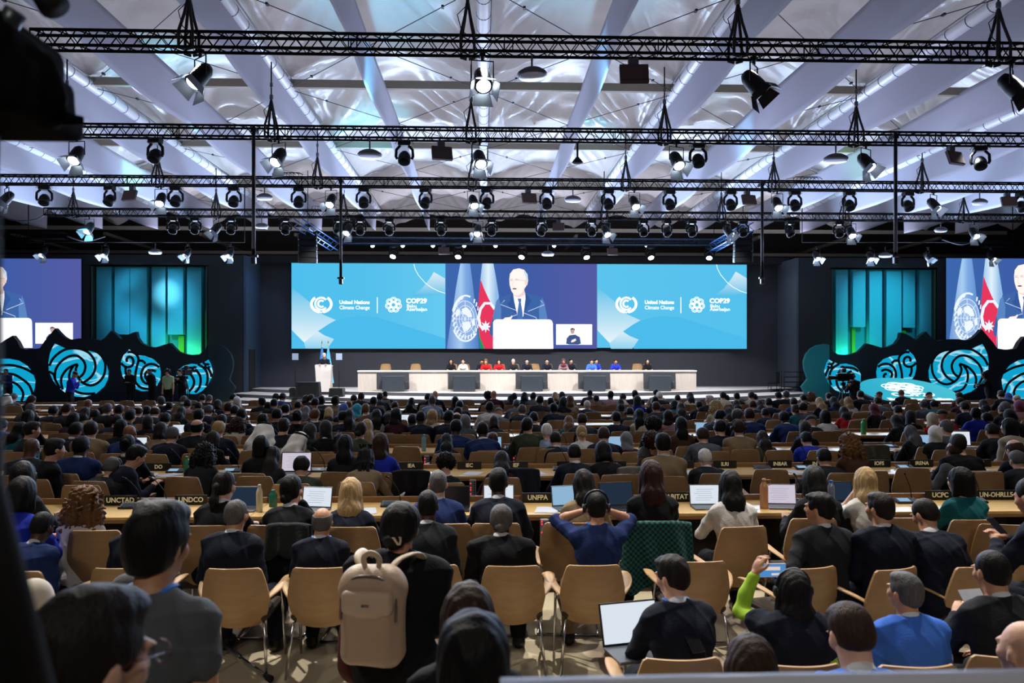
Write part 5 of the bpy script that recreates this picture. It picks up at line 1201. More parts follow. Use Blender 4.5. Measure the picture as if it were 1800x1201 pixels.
# placards
plm = M('placard_black', '#0a0a0c', .5); gold = M('placard_text_glow', '#d9cda0', .5, emit=.25); plw = M('placard_edge', '#3c3c40', .5)  # lettering is given a faint glow of its own
def placard(px, row, body, tx=None):
    T = T0[row - 1]; Y = T + .62; x = at(px, 0, Y).x; rt = empty('name_placard', (x, Y, .74)); tag(rt, f'black name placard reading {body} on the {ordw(row)} table row', 'placard', f'placards on the {ordw(row)} row')
    wd = .33 if len(body) < 8 else .42
    MB().box((0, 0, .052), (wd, .012, .105), ch=.002).box((0, .02, .004), (wd * .9, .06, .008)).build('plate', plm, rt)
    text(body, .072, (0, -.009, .054), gold, rt, bold=.0016, sx=.95)
for a in ((212, 1, 'UNCTAD'), (336, 1, 'UNDCO'), (945, 1, 'UNFPA'), (1186, 1, 'HABITAT'), (1652, 1, 'UCPC'), (1750, 1, 'UN-OHRLLS'), (152, 2, 'ICESCO'), (279, 2, 'DO'), (450, 2, 'ICRAF'), (723, 2, 'IEA'), (825, 2, 'IEC'), (907, 2, 'IEF'), (1000, 2, 'G'),
          (1080, 2, 'ICA'), (1199, 2, 'IF'), (1274, 2, 'ILRI'), (1371, 2, 'INBAR'), (1432, 2, 'IN'), (1545, 2, 'IOFS'), (1620, 2, 'IRENA'), (1722, 2, 'IRRI'), (13, 3, 'TURKIYE'), (181, 3, 'UGANDA'), (350, 3, 'UKRAINE'), (497, 3, 'UN')): placard(*a)
# laptops
lapm = M('laptop_grey', '#6d7076', .35, .7); lapd = M('laptop_dark', '#15171b', .4)
SCR = {'w': glow('screen_white', '#dfe8f2', .95), 'p': glow('screen_pink', '#d9cfe0', .85), 'v': glow('screen_violet', '#7a3fc0', .8), 'd': glow('screen_blue_dark', '#28384c', .7), 'b': glow('screen_blue', '#9cc6e8', .8), 'k': M('screen_off', '#0a0c10', .2)}
def laptop(px, py, Y, sc, label, dark=False, rz=0, z=None, tilt=12, size=1.0):
    a = at(px, py, Y); rt = empty('laptop', (a.x, Y, .742 if z is None else z), R(rz)); rt.scale = (size,) * 3; tag(rt, label, 'laptop')
    mt = lapd if dark else lapm
    MB().box((0, 0, .008), (.32, .22, .014), ch=.003).box((0, -.0, .0155), (.27, .10, .002)).build('keyboard_base', mt, rt)
    T_ = Matrix.Translation((0, .11, .012)) @ Matrix.Rotation(R(-tilt), 4, 'X')
    m_ = MB(); m_.box((0, .004, .105), (.32, .008, .21), T=T_, ch=.002); lid = m_.build('lid', mt, rt)
    m_ = MB(); m_.box((0, -.0012, .107), (.30, .002, .188), T=T_); m_.build('display', SCR[sc], lid)
    if sc in 'wp':
        m_ = MB()
        for k in range(6): m_.box((-.01 * (k % 3), -.0025, .16 - .022 * k), (.18 - .03 * (k % 2), .001, .004), T=T_)
        m_.build('page_lines', glow('page_line', '#b8c2d0', .7), lid)
def bottle(px, row, col, label, h=.24, r=.034, capc='#2a2c30', z=.741, Y=None, handle=False, clear=False):
    Y = Y or T0[row - 1] + .22; x = at(px, 0, Y).x; rt = empty('drinks_bottle', (x, Y, z)); tag(rt, label, 'bottle')
    mt = M('bottle_' + col, col, .25 if not clear else .08, .0, trans=.85 if clear else 0)
    MB().lathe([(r * .96, 0), (r, .01), (r, h * .68), (r * .9, h * .78), (r * .45, h * .9), (r * .42, h * .93)], n=18).build('body', mt, rt)
    MB().lathe([(r * .5, h * .91), (r * .5, h), (r * .3, h + .004)], n=14).build('cap', M('cap_' + capc, capc, .4), rt)
    if handle: MB().tube([(r * .4, 0, h * .96), (r * 1.5, 0, h * .97), (r * 1.5, 0, h * .8), (r, 0, h * .78)], .005, 6).build('handle', mt, rt)
def console(px, row, label, glowing=True, dx=0):
    Y = T0[row - 1] + .48; x = at(px, 0, Y).x; rt = empty('microphone_console', (x, Y, .741)); tag(rt, label, 'microphone', f'microphone consoles on the {ordw(row)} row')
    T_ = Matrix.Rotation(R(14), 4, 'X'); m_ = MB(); m_.box((0, 0, .022), (.24, .14, .03), T=T_, ch=.01); m_.build('base', lapd, rt)
    m_ = MB(); m_.box((-.03, -.01, .0385), (.12, .08, .002), T=T_); m_.build('touch_screen', SCR['b'] if glowing else SCR['k'], rt)
    m_ = MB(); m_.tube(smooth_path([(.08, .03, .03), (.06, .02, .15), (.0, -.02, .26), (-.04, -.06, .31)], 4), .005, 6); m_.tube([(-.035, -.055, .305), (-.06, -.085, .325)], .010, 8); m_.build('gooseneck', black, rt)
N1 = 'on the first table row'
laptop(423, 890, 8.1, 'd', 'open laptop with dark blue screen beside the cream bottle', tilt=15); laptop(548, 893, 8.05, 'w', 'open laptop with white screen by the woman in black with raised hand', rz=-12)
laptop(798, 893, 8.05, 'k', 'open black laptop before the man in blue suit with grey hair', True); laptop(877, 893, 8.1, 'w', 'open laptop half hidden by the black-haired man in navy suit')
laptop(1003, 893, 8.05, 'b', 'open laptop with pale blue screen before the long-haired woman in tan', rz=14); laptop(1092, 893, 8.0, 'd', 'open dark laptop left of the woman in black T-shirt', True, 10, size=1.15)
laptop(1245, 893, 8.05, 'w', 'open silver laptop with white screen left of the long-haired woman in white'); laptop(1377, 893, 8.05, 'p', 'open laptop with violet bordered screen beside the copper flask', rz=-8)
laptop(1482, 893, 8.2, 'd', 'open laptop with dim screen behind the water bottle', True); laptop(516, 833, 10.5, 'p', 'open laptop with pink page on the second table row', True, size=1.25)
laptop(238, 785, 13.1, 'w', 'open laptop with white page on the third table row at left', rz=15); laptop(1088, 790, 13.0, 'b', 'open laptop with pale document left of the headscarf woman', rz=8); laptop(1238, 745, 15.7, 'b', 'open laptop on the fourth table row, right of centre', rz=-10)
laptop(683, 750, 15.6, 'w', 'open laptop right of the woman with grey sweater in the fourth row'); laptop(1628, 785, 13.1, 'b', 'open laptop left of the grey-shirted man at right', True); laptop(1692, 785, 13.2, 'w', 'bright white open laptop right of the grey-shirted man', rz=-10, size=1.2)
laptop(1390, 722, 18.2, 'k', 'closed-looking black laptop in the fifth row', True); laptop(1188, 752, 15.6, 'w', 'open laptop between two women in cream and pink'); laptop(1420, 788, 13.0, 'd', 'open dark laptop near the black headscarf at right', True); laptop(708, 737, 18.0, 'w', 'small bright laptop on the fifth table row', rz=10)
laptop(510, 732, 15.6, 'b', 'small laptop beside the white head cloth'); laptop(310, 742, 15.8, 'w', 'bright white tablet computer lit on the fourth row at left', size=1.2, tilt=50); laptop(865, 788, 13.0, 'b', 'laptop between two blue-suited people in the third row')
bottle(456, 1, '#c9c2a8', 'cream steel bottle on the first table row beside the dark laptop', .27, .032, '#b9b096'); bottle(480, 1, '#1d6a5c', 'short green bottle right of the cream bottle', .17, .042, '#1d6a5c', Y=8.3); bottle(328, 2, '#3f8f5c', 'green bottle on the second table row at left', .24, .04, '#3f8f5c')
bottle(745, 3, '#7fb4c8', 'tall pale blue bottle on the third table row', .27, .036, '#8ac0d0', handle=True); bottle(1343, 1, '#c98f62', 'tall copper-coloured flask with carry loop on the first table row', .30, .042, '#c98f62', handle=True)
bottle(1461, 1, '#cfe0ec', 'clear plastic water bottle with blue cap', .26, .036, '#2a5ac0', Y=8.15, clear=True); bottle(1217, 3, '#5f9f86', 'green bottle behind the headscarf woman', .24, .036, '#5f9f86', Y=13.2); bottle(918, 3, '#a9bccb', 'clear bottle on the third table row left of the white-haired man', .27, .034, '#c8d4dc', clear=True)
bottle(1262, 7, '#6aa08a', 'pale green bottle on the seventh table row', .3, .05, '#8ac0a0'); bottle(1518, 4, '#3fae6c', 'bright green bottle on the fourth table row at right', .3, .05, '#3fae6c'); bottle(438, 4, '#b9c0d0', 'small clear bottle on the fourth table row at left', .3, .04, '#e0e4ec'); bottle(803, 4, '#40a070', 'small green bottle on the fourth table row', .2, .04)
cn = {}
for px, row, g in sorted(((278, 1, 0), (232, 1, 0), (1400, 1, 0), (1592, 1, 1), (1712, 1, 1), (1440, 1, 0), (690, 1, 0), (1135, 1, 0), (310, 2, 1), (408, 2, 1), (605, 2, 1), (675, 2, 1), (1412, 2, 1), (1590, 2, 1), (987, 2, 0), (1052, 2, 0), (560, 2, 0), (90, 2, 1), (1340, 2, 0), (1652, 3, 0), (1565, 3, 1), (988, 3, 0), (60, 3, 0), (900, 3, 0), (600, 3, 0), (1205, 3, 0), (450, 3, 0))):
    cn[row] = cn.get(row, 0) + 1; console(px, row, f'gooseneck microphone console {"with lit screen" if g else "with dark screen"}, {ordw(cn[row])} from left on {ordw(row)} table row', bool(g))
# papers
pap = M('paper', '#cfd3dc', .8); paps = MB()
for i, (px, row, rz) in enumerate(((260, 2, 10), (295, 2, -15), (640, 1, 5), (1300, 1, 20), (1265, 1, -20), (1635, 1, 15), (960, 1, -5), (940, 2, 4), (1010, 2, -12), (905, 3, 3), (1570, 3, 12), (185, 3, 9), (1730, 2, -6), (380, 1, 14), (590, 3, 8), (1100, 1, -10), (1395, 2, 7), (830, 2, -7), (1210, 2, 9), (505, 3, -5), (1090, 4, 5), (700, 4, 9))):
    a = at(px, 0, T0[row - 1] + .2); o = MB().box((0, 0, .002), (.21, .297, .003)).box((.015, .02, .0045), (.21, .29, .002)).build('paper_sheets', pap); o.location = (a.x, T0[row - 1] + .2, .741); o.rotation_euler = (0, 0, R(rz * 2))
    tag(o, f'loose white papers on the {ordw(row)} table row, {ordw(i + 1)} of the sheets from the camera', 'papers', 'papers on the tables')
# socket posts under the table edge
sw_ = M('socket_grey', '#9a9aa2', .5); redl = glow('socket_red', '#ff2838', 2.5)
for px, row in ((957, 1), (831, 2), (1404, 2), (1590, 2), (750, 3), (906, 3), (435, 2)):
    Y = T0[row - 1] - .02; x = at(px, 0, Y).x; rt = empty('socket_strip', (x, Y, 0)); tag(rt, f'pale vertical socket strip under the {ordw(row)} table row' + {957: ', nearest the camera', 831: ' left of the navy suited man', 1404: ' right of centre', 1590: ' near the right end', 750: ' below the blue bottle', 906: ' by the white papers', 435: ' at left'}[px], 'socket strip')
    MB().box((0, 0, .57), (.085, .05, .26), ch=.008).build('casing', sw_, rt); MB().box((0, .02, .22), (.06, .03, .44)).build('post', M('post_grey', '#6d6e76', .5), rt)
    m_ = MB()
    for k in range(8): m_.box((.022, -.026, .47 + k * .028), (.018, .002, .018)); m_.box((-.004, -.026, .47 + k * .028), (.010, .002, .012))
    m_.build('socket', lapd, rt); m_ = MB()
    for k in (0, 1, 4) if px == 957 else (1, 3, 4, 6): m_.lathe([(.008, -.003), (.008, .003)], n=8, T=Matrix.Translation((-.027, -.026, .68 - k * .027)) @ Matrix.Rotation(R(90), 4, 'X'))
    m_.build('indicator', redl if px < 1000 else M('ind_off', '#5a2a2e', .4), rt)
# ---------------- the audience ----------------
VM, VF = [], []
for kw in (dict(lean=.14), dict(lean=.28, pitch=.35, arm='keys'), dict(lean=.50, pitch=.45), dict(lean=.16, yaw=.55, armL='lap'), dict(lean=.2, yaw=-.5, arm='keys'), dict(lean=.38, armR='chin', pitch=.2), dict(lean=.02, arm='lap', pitch=.1), dict(lean=.34, roll=.18, pitch=.3), dict(lean=.62, pitch=.55, arm='keys')):
    VM.append(variant(dict(kw, ph=len(VM)), .0165)); VF.append(variant(dict(kw, fem=1, ph=len(VF) + 3), .0165, t=.0175))
PEOPLE = """
24 700 sg1G l;12 700 Gw1G;56 702 Bb1K f>;54 717 cg3D;117 718 sb1D;94 721 sk3K;50 731 Bk1K f;155 709 o.3B;150 724 Lk3K f;167 728 sk1T;112 727 sk1D;129 735 Bk2M f;180 722 sk1K;189 718 sg1K;210 720 sk3K;230 729 sk1N >;243 722 rb1D;258 722 sk3K;273 723 rb1D;283 704 sg1N;298 714 sk3K;260 741 Hk2K f;291 736 sk1K;206 739 sk1N;212 750 Bk2D f;160 753 sd1T;133 754 sk3N;37 754 Lk1E f;57 753 sd1D >;228 759 o.3U;225 779 Uk3K f;283 756 Bd1T f;303 763 sg1N l;56 784 o.4D l;97 786 sk1K >;143 781 sk4U;240 798 sk1N >;40 832 Bk1D fh;197 820 sg1D h;4 746 sk1S
323 703 sg1O h;330 710 sk2P;356 701 sd1K;368 703 sg1K;349 714 sb1D;383 711 Bd1K f;367 721 sg1N h;350 729 sk1N;319 724 Lk1K f;410 700 sd1T;417 705 Hw2T f;402 716 sb1B;413 722 sk1K;425 729 sk1K;460 706 sk3K;471 714 sk1G;485 699 sd1C;497 699 sk1U;482 709 sk2K;487 729 sk1K;502 719 sk1K;524 713 sk1T;538 703 Bk1R f;538 724 Lg1D f;547 701 sb1K;554 708 sd2D;565 704 sk4K;590 704 sk4T;523 731 Uk1K f;553 729 cl1K;578 726 By1N f;462 738 sk1N;464 757 Gw2W l;499 748 sd1D;390 739 sd1K;418 746 Cb1C f;347 749 rk1D;384 753 qy1N;375 771 Bd1K f;361 797 Ck1D f;459 782 Bk1K f;480 801 Ld1D f;528 775 Gw2W >;530 823 qk1O;573 753 Hk2K f;597 776 Lk3D f;545 758 Hk2K f
622 702 sd1K;635 698 sd3K;613 713 sl1C;604 719 Hb1N f;628 720 He1T f;643 719 ql1F f;657 706 sk3N;668 699 sk4N;677 695 sk1N;694 714 sb1O;723 708 Lk1K f;614 731 Ld1O f;603 733 sk1N;682 738 Bk2G f;662 731 Lk1C f;697 729 Ld1M f;725 739 sk4D;740 734 ck4N;761 731 Ly1C f;759 713 cg3G;752 700 sk2K;765 696 o.1N;760 704 cg2L;800 706 Bk2N f;808 713 sk2N;805 725 sk1K;788 733 sk4N;803 736 rd2N;818 744 Hg2G f;802 751 sk4U;848 756 ck4U;868 743 Bd1K f;866 772 o.4D;785 776 Lk3D f;784 823 Ak1K fl;882 811 Ld1M f;860 716 sk4W;877 726 Xg1G;858 699 Ak4K f;868 696 o.2M;898 703 Bk4K f;634 756 ud1O f;645 751 Ly1T f;669 779 Lb1V f;643 805 Zk4T f;607 781 Lk3D f
904 701 sk4K;922 699 Bk1K f;908 711 cg3G;937 699 cd3G;949 704 sk3D;918 721 cg3D;968 708 sk1D;973 718 ck4N;976 699 By1T f;988 698 Hk2K f;990 707 Hk2K f;1002 704 Ll1T f;1032 713 cw1D;1037 693 ck4M;1048 703 sk4B;1073 697 ck4P;1091 711 Lk3B f;1095 700 sb1C;1116 696 sk1K;1120 705 Hd2V f;1153 693 sk1C;1159 698 sw1K;1151 706 sk1N;1153 717 sb2D;1191 703 sk1K;1185 713 Bk1E f;1107 726 sk1K h;1123 731 Lk1C f;1175 733 Ld1P f;1197 719 Ld1K f;1083 735 sd1N;1000 743 Ll1E f;1023 739 sb1D;927 748 sd1O;961 759 qw1L f;1022 763 uy1W f;976 773 sd1N;1061 766 sb1N;1101 775 Hg2M f;1148 751 Ak2D f;1197 748 Lk3B f;1165 781 sk1T;1147 781 Ar2B f;1009 798 ck1N;1133 803 cg1N l;938 736 sk1K;1060 795 Bk1K f
1213 699 Lk1C f;1229 714 sk3N;1247 704 sw1D;1257 717 Cy1C f;1271 698 sk1C;1277 703 sk1N;1295 700 sk1K;1294 713 Ld1D f;1320 697 sb1C;1326 703 sk1N;1323 714 sb1N;1335 713 Lb1V f;1351 710 sk1N;1368 698 sk1K;1382 697 sg1K;1395 709 sk1U;1412 703 sk1K;1425 701 Cl1C f;1440 709 Ly1K f;1397 722 ub1E f;1411 718 sd1G;1465 708 Lk1U f;1457 700 sk1K;1483 726 Lk1R f;1490 708 Ly1W f;1280 728 Ld1T f;1266 733 sk1N >;1296 731 qg1D;1317 731 sb1U;1345 728 sk3N;1378 736 sk4U;1450 734 Bk1W f;1425 743 Xk1K;1265 753 sk1N;1298 753 sb2T h;1235 767 sb1G;1415 756 Hk2K f;1417 774 sk1V;1340 773 Ld1O f;1239 807 sw1D;1448 807 sk1D l;1492 784 Cl1B f
1512 696 sk1K;1545 697 Xm2D;1584 694 sl1K;1543 708 sb1G;1633 699 Xk1K;1686 699 sd2B;1536 721 Hm2K f;1623 714 sg2G;1642 714 sk2E;1687 709 sb2M;1695 718 sk1N;1728 713 Lk3K f;1767 718 sg1K;1772 701 Hb1K f;1791 716 Hp2P f;1759 696 sb1D;1787 704 Xc1T;1578 724 sk1N;1572 714 sk1N;1600 735 Hk2K f;1575 743 Hk2K f;1655 733 Xk2R;1638 739 Hc2R f;1715 729 ck4V;1735 739 sk1N;1762 723 cg1D;1775 734 Hk2K f;1773 753 Bk1C f;1662 754 cg1G;1743 761 cd2D;1643 768 Hw2D f;1600 764 Lg1K f;1683 784 qd1K;1677 796 rb2G;1783 794 rb1N;1788 813 sg1D
"""
def row_of(y):
    for lim, n in ((824, 1), (777, 2), (748, 3), (729, 4), (715, 5), (704, 6), (695.5, 7)):
        if y >= lim: return n
    return 8
rows = {}
for tok in PEOPLE.replace('\n', ';').split(';'):
    p = tok.split()
    if len(p) < 3: continue
    rows.setdefault(row_of(float(p[1])), []).append((float(p[0]), float(p[1]), p[2], p[3] if len(p) > 3 else ''))
def lab(st, hc, tk, jacket, extra=''):
    hair = STN[st].format((SCN if st in 'HGX' else HN).get(hc, ''))
    return f"person with {hair}, {CC[tk][1]} {'jacket' if jacket else 'top'}{extra}"
BOT = 'KKNDKD'
nP = 0
for n in sorted(rows):
    L_ = sorted(rows[n]); T = T0[n - 1]; Ys = T - .64; xs_used = []; last = -99
    for i, (px, py, code, fl) in enumerate(L_):
        st, hc, sk_, tk = code; fem = 'f' in fl; rnd = random.Random(int(px * 7 + py)); vs_ = VF if fem else VM
        x = at(px, 0, Ys).x; dy = 0
        if x - last < .42: dy = -.45 if (i % 2) else .0
        last = x
        zt = H - (py - HY) * (Ys + .12 + dy) / F; zt = min(max(zt, .98), 1.32)
        cands = sorted(range(len(vs_)), key=lambda q: abs(vs_[q]['J']['head'][2] - zt) + rnd.random() * .07)
        vi = cands[0]
        if st in 'HG' and vs_[vi] and rnd.random() < .5: vi = 0
        v_ = vs_[vi]; hd = v_['J']['head']; sc = min(max(zt / hd[2], .93), 1.05)
        zz = hd[2] * sc; Yh = (H - zz) * F / (py - HY); Yh = min(max(Yh, Ys - .45), Ys + .42) if n < 7 else Ys + hd[1] * sc
        if dy and n < 7: Yh = min(Yh, Ys - .1)
        rz = R(rnd.uniform(-7, 7)) - (R(50) if '>' in fl else 0)
        hx, hy = hd[0] * math.cos(rz) - hd[1] * math.sin(rz), hd[0] * math.sin(rz) + hd[1] * math.cos(rz)
        hw = at(px, py, Yh); X, Yo = hw.x - hx * sc, Yh - hy * sc; Yo = min(Yo, T - .42)
        jacket = (not fem or tk in 'KND') and tk in 'KNDGUTOSVE' and not (fem and rnd.random() < .5)
        o = assemble(v_, (X, Yo, 0), rz, sc, st, hc, int(sk_), tk, rnd.choice(BOT), jacket, 'h' in fl, 'l' in fl, wide=rnd.uniform(.97, 1.06) * (.97 if fem else 1.10))
        tag(o, lab(st, hc, tk, jacket) + f", {ordw(i + 1)} from left in {ordw(n)} row", 'person', f'people at the {ordw(n)} table row'); nP += 1
        xs_used.append((X, Yo))
    # chairs: one under each person, empty ones in the wider gaps
    xa, xb = at(-30, 0, T).x, at(1830, 0, T).x; seats = [(x, y - .03, 1) for x, y in xs_used]; xs_s = [xa - .4] + [s_[0] for s_ in sorted(seats)] + [xb + .4]
    if n > 1:
        for a, b_ in zip(xs_s[:-1], xs_s[1:]):
            k = int((b_ - a) / .62) - 1
            for q in range(k):
              if n < 3 or random.random() < .6: seats.append((a + (b_ - a) * (q + 1) / (k + 1), T - .55 + random.uniform(-.06, .04), 0))
    seats.sort()
    for i, (x, y, occ) in enumerate(seats):
        if n == 1: continue
        chair(x, y, 'sled', random.uniform(-9, 9), f"{'occupied' if occ else 'empty'} tan plywood armchair, {ordw(i + 1)} from left in {ordw(n)} row", f'chairs at the {ordw(n)} table row', far=n > 3)
print('people in rows', nP, [len(rows[k]) for k in sorted(rows)])
# ---------------- people near the camera, each posed on its own ----------------
def person_at(px, py, P, st, hc, sk_, tk, label, Y=None, rz=0, h=.011, sleeve=1.0, bot='K', jacket=True, head=False, lan=False, hlen=.3, wide=1.0, hs=1.0, z0=0, t=None, group=None, fine=True, amp=.007):
    v = variant(P, h, sleeve, t or (.021 if jacket else .015), fine, amp); J = v['J']; hd = J['head']; r_ = R(rz)
    rot = lambda q: Vector((q[0] * math.cos(r_) - q[1] * math.sin(r_), q[0] * math.sin(r_) + q[1] * math.cos(r_), q[2]))
    if Y is None: Y = (H - z0 - hd[2]) * F / (py - HY)
    tgt = at(px, py, Y); sc = (tgt.z - z0) / hd[2]; hv = rot(hd) * sc
    o = assemble(v, (tgt.x - hv.x, tgt.y - hv.y, z0), r_, sc, st, hc, sk_, tk, bot, jacket, head, lan, hlen, fine, wide, hs)
    tag(o, label, 'person', group); o['_J'] = 1; return o, v, sc
# at the first table
A = 'people at the first table row'
S_ = dict(lean=.2, pitch=.1)
person_at(40, 868, dict(lean=.3, pitch=.3, fem=1), 'B', 'k', 1, 'V', 'person with black bob in royal blue top at the left edge', group=A, jacket=False)
person_at(152, 886, dict(lean=.28, pitch=.2, fem=1), 'C', 'l', 1, 'W', 'person with big curly brown hair and white blouse at first table row', Y=6.65, group=A, jacket=False, hs=1.15)
person_at(395, 853, dict(lean=.2, pitch=.15, fem=1, yaw=-.25), 'P', 'd', 1, 'K', 'person in black with dark ponytail before the dark blue laptop', Y=6.75, group=A)
person_at(513, 860, dict(lean=.25, pitch=.05, fem=1, armR='chin', yaw=-.3), 'u', 'k', 1, 'K', 'person in black jacket raising right hand to chin beside white laptop', Y=6.7, group=A)
person_at(617, 866, dict(lean=.2, pitch=.1, fem=1), 'L', 'y', 1, 'N', 'person with long blonde hair in dark navy top at first table row', Y=6.6, group=A, hlen=.26)
person_at(770, 850, dict(lean=.15, pitch=.1), 'c', 'g', 1, 'U', 'person with short grey hair in blue suit facing a black laptop', Y=7.0, group=A)
person_at(876, 847, dict(lean=.22, pitch=.1, yaw=-.1), 's', 'k', 4, 'N', 'person with short black hair in navy suit left of the UNFPA placard', Y=6.95, group=A)
person_at(1026, 850, dict(lean=.2, pitch=.2, fem=1, roll=-.1), 'L', 'd', 1, 'T', 'person with long dark hair behind the person wearing headphones', Y=7.0, group=A, jacket=False)
person_at(1144, 836, dict(lean=.08, pitch=.1, fem=1, armL='lap'), 'L', 'r', 1, 'K', 'person with reddish long hair in black T-shirt and bare arms', Y=6.8, group=A, jacket=False, sleeve=.0, hlen=.24)
person_at(1283, 852, dict(lean=.18, pitch=.15, fem=1, arm='keys'), 'L', 'k', 1, 'W', 'person with very long dark hair in white cardigan by silver laptop', Y=6.8, group=A, jacket=False, hlen=.46)
person_at(1430, 845, dict(lean=.3, pitch=.35, fem=1), 'B', 'k', 3, 'K', 'person with black bob in black behind the man looking left', Y=7.0, group=A, jacket=False)
person_at(1520, 846, dict(lean=.2, pitch=.1, fem=1, armL='chin', roll=.05), 'L', 'y', 1, 'W', 'person with straight blonde hair in white top, hand at face', Y=6.95, group=A, jacket=False, sleeve=.4, hlen=.3)
person_at(1687, 846, dict(lean=.2, pitch=.05, fem=1, yaw=.5), 'B', 'k', 1, 'E', 'person with black bob in teal top before the UN-OHRLLS placard', Y=7.0, group=A, jacket=False)
# the row of aides behind them
B = 'people in the chair row behind the first table'
person_at(75, 925, dict(lean=.35, pitch=.45, arm='lap', yaw=.0), 'c', 'k', 4, 'U', 'dark-skinned person with shaved head in blue suit bending forward at left', Y=6.1, rz=-12, group=B, bot='U')
person_at(254, 905, dict(lean=.2, pitch=.2, arm='lap'), 'q', 'g', 1, 'N', 'person with wavy grey hair in navy suit behind the standing boy', Y=6.1, group=B)
person_at(416, 904, dict(lean=.16, pitch=.1, arm='lap', spread=.2, yaw=-.15), 'c', 'g', 2, 'N', 'person with short dark grey hair in navy suit on an uncluttered chair', Y=6.05, rz=-8, group=B, bot='N', wide=1.08)
person_at(567, 916, dict(lean=.12, pitch=.1, arm='lap', belly=.5), 'r', 'g', 2, 'N', 'bald person with grey fringe and blue lanyard in navy jacket', Y=6.08, group=B, lan=True, wide=1.05)
person_at(752, 888, dict(lean=.15, pitch=.15, arm='lap'), 'c', 'k', 4, 'D', 'person with shaved dark head in charcoal suit right of the backpack', Y=6.1, group=B)
person_at(881, 912, dict(lean=.18, pitch=.15, arm='lap', fem=1, sw=.185, belly=.6), 'u', 'g', 4, 'K', 'person with grey low ponytail in wide black coat', Y=6.05, group=B, wide=1.15)
person_at(1048, 890, dict(lean=.1, pitch=.0, arm='ear', spread=.18), 'c', 'k', 2, 'U', 'person in blue shirt holding black headphones with both hands', Y=6.05, group=B, jacket=False, head=True, lan=True, bot='T', sleeve=.12)
person_at(1440, 893, dict(lean=.0, pitch=.0, yaw=.7, armL='chair', armR='lap', spread=.16), 'q', 'k', 2, 'D', 'person in charcoal suit looking left with one arm out', Y=5.9, rz=8, group=B, bot='D', wide=1.06)
person_at(1546, 893, dict(lean=.08, pitch=.0, yaw=.5, arm='lap'), 's', 'd', 2, 'N', 'person in navy suit turned left, between two suited people at right', Y=5.85, group=B, bot='N', wide=1.05)
person_at(1625, 903, dict(lean=.4, pitch=.5, yaw=.4, arm='lap'), 'c', 'd', 2, 'N', 'person in dark navy suit bowing the head over a phone', Y=5.95, group=B, bot='N', wide=1.08)
person_at(1812, 872, dict(lean=.15, pitch=.3, arm='phone'), 'c', 'k', 2, 'N', 'person in navy suit with phone, cut by the right edge', Y=5.5, rz=25, group=B, bot='N')
# front seats, seen from close behind
C_ = 'people in the front seats'
person_at(58, 1068, dict(lean=.1, fem=1, arm='lap'), 'H', 'c', 1, 'W', 'person in cream headscarf and white robe at lower left', Y=3.65, group=C_, jacket=False)
person_at(222, 1048, dict(lean=.3, pitch=.3, fem=1, arm='lap'), 'H', 'k', 1, 'D', 'person in black headscarf hidden behind the standing boy', Y=4.3, group=C_, jacket=False)
person_at(1181, 1012, dict(lean=.22, pitch=.2, yaw=.5, armL='phone', armR='keys'), 'q', 'd', 1, 'N', 'person in navy sweater with blue lanyard using a laptop on the lap', Y=4.35, rz=12, group=C_, h=.009, lan=True, bot='N')
person_at(1590, 1040, dict(lean=.1, pitch=-.05, yaw=.45, arm='lap', belly=.4), 's', 'g', 2, 'S', 'grey-haired person in bright blue suit jacket seated at lower right', Y=4.2, group=C_, h=.009, bot='S', wide=1.05)
person_at(1742, 1003, dict(lean=.12, pitch=.15, yaw=.1, armL='phone', armR='lap'), 'c', 'k', 2, 'D', 'person with cropped black hair in dark grey suit reading a sheet', Y=4.3, rz=6, group=C_, h=.009, bot='D', wide=1.1)
person_at(1494, 1112, dict(lean=.55, pitch=.5, arm='lap', yaw=.1), 's', 'b', 1, 'S', 'brown-haired person in blue suit leaning forward at the bottom edge', Y=3.3, group=C_, h=.009, bot='S', wide=1.05)
person_at(1318, 1172, dict(lean=.1, fem=1, arm='lap'), 'L', 'b', 1, 'D', 'person with brown hair, only the crown visible above the rail', Y=2.9, group=C_, jacket=False)
person_at(1800, 1142, dict(lean=.1, yaw=.3, arm='lap'), 'o', 'k', 1, 'D', 'person with shaved pink head at the lower right corner', Y=3.0, group=C_)
# woman with padded vest, headphones and a raised phone
o, v, sc = person_at(1394, 1035, dict(lean=.1, pitch=-.05, fem=1, armL='up', armR='lap'), 'L', 'k', 2, 'N', 'person with long black hair, headphones, navy vest and lime sleeves filming', Y=4.25, group=C_, h=.009, head=True, hlen=.34, t=.034, sleeve=0, wide=1.08)
P_ = dict(lean=.1, pitch=-.05, fem=1, armL='up', armR='lap')
q = link('lime_sleeves', top_mesh('sleeves', P_, v['J'], .011, M('lime_knit', '#9cc82a', .8), .012), o); q['label'] = 'lime green knitted sleeves'
# standing people
boy, bv, bs = person_at(281, 955, dict(sit=0, arm='down', lean=.0, pitch=.12, yaw=-.25, sw=.17, hem=.86), 's', 'k', 2, 'G', 'standing boy with thick black hair in grey T-shirt, blue lanyard', Y=2.75, h=.009, jacket=False, lan=True, sleeve=.0, wide=.95, hs=1.15, rz=-8)
o, v, s_ = person_at(822, 1085, dict(sit=0, arm='down', fem=1, yaw=.1), 'L', 'b', 1, 'K', 'person with long wavy brown hair near the bottom centre', Y=2.6, h=.011, jacket=False, hlen=.4)
o, v, s_ = person_at(832, 1172, dict(sit=0, arm='down', pitch=.1), 'q', 'k', 1, 'K', 'person with thick black hair at the bottom edge, nearest the centre', Y=1.95, h=.010, hs=1.1)
o, v, s_ = person_at(158, 1158, dict(sit=0, arm='down', yaw=-.6, pitch=.15), 's', 'd', 1, 'K', 'person with thinning dark hair and glasses at the lower left corner', Y=1.55, h=.009, hs=1.04)
g_ = MB()
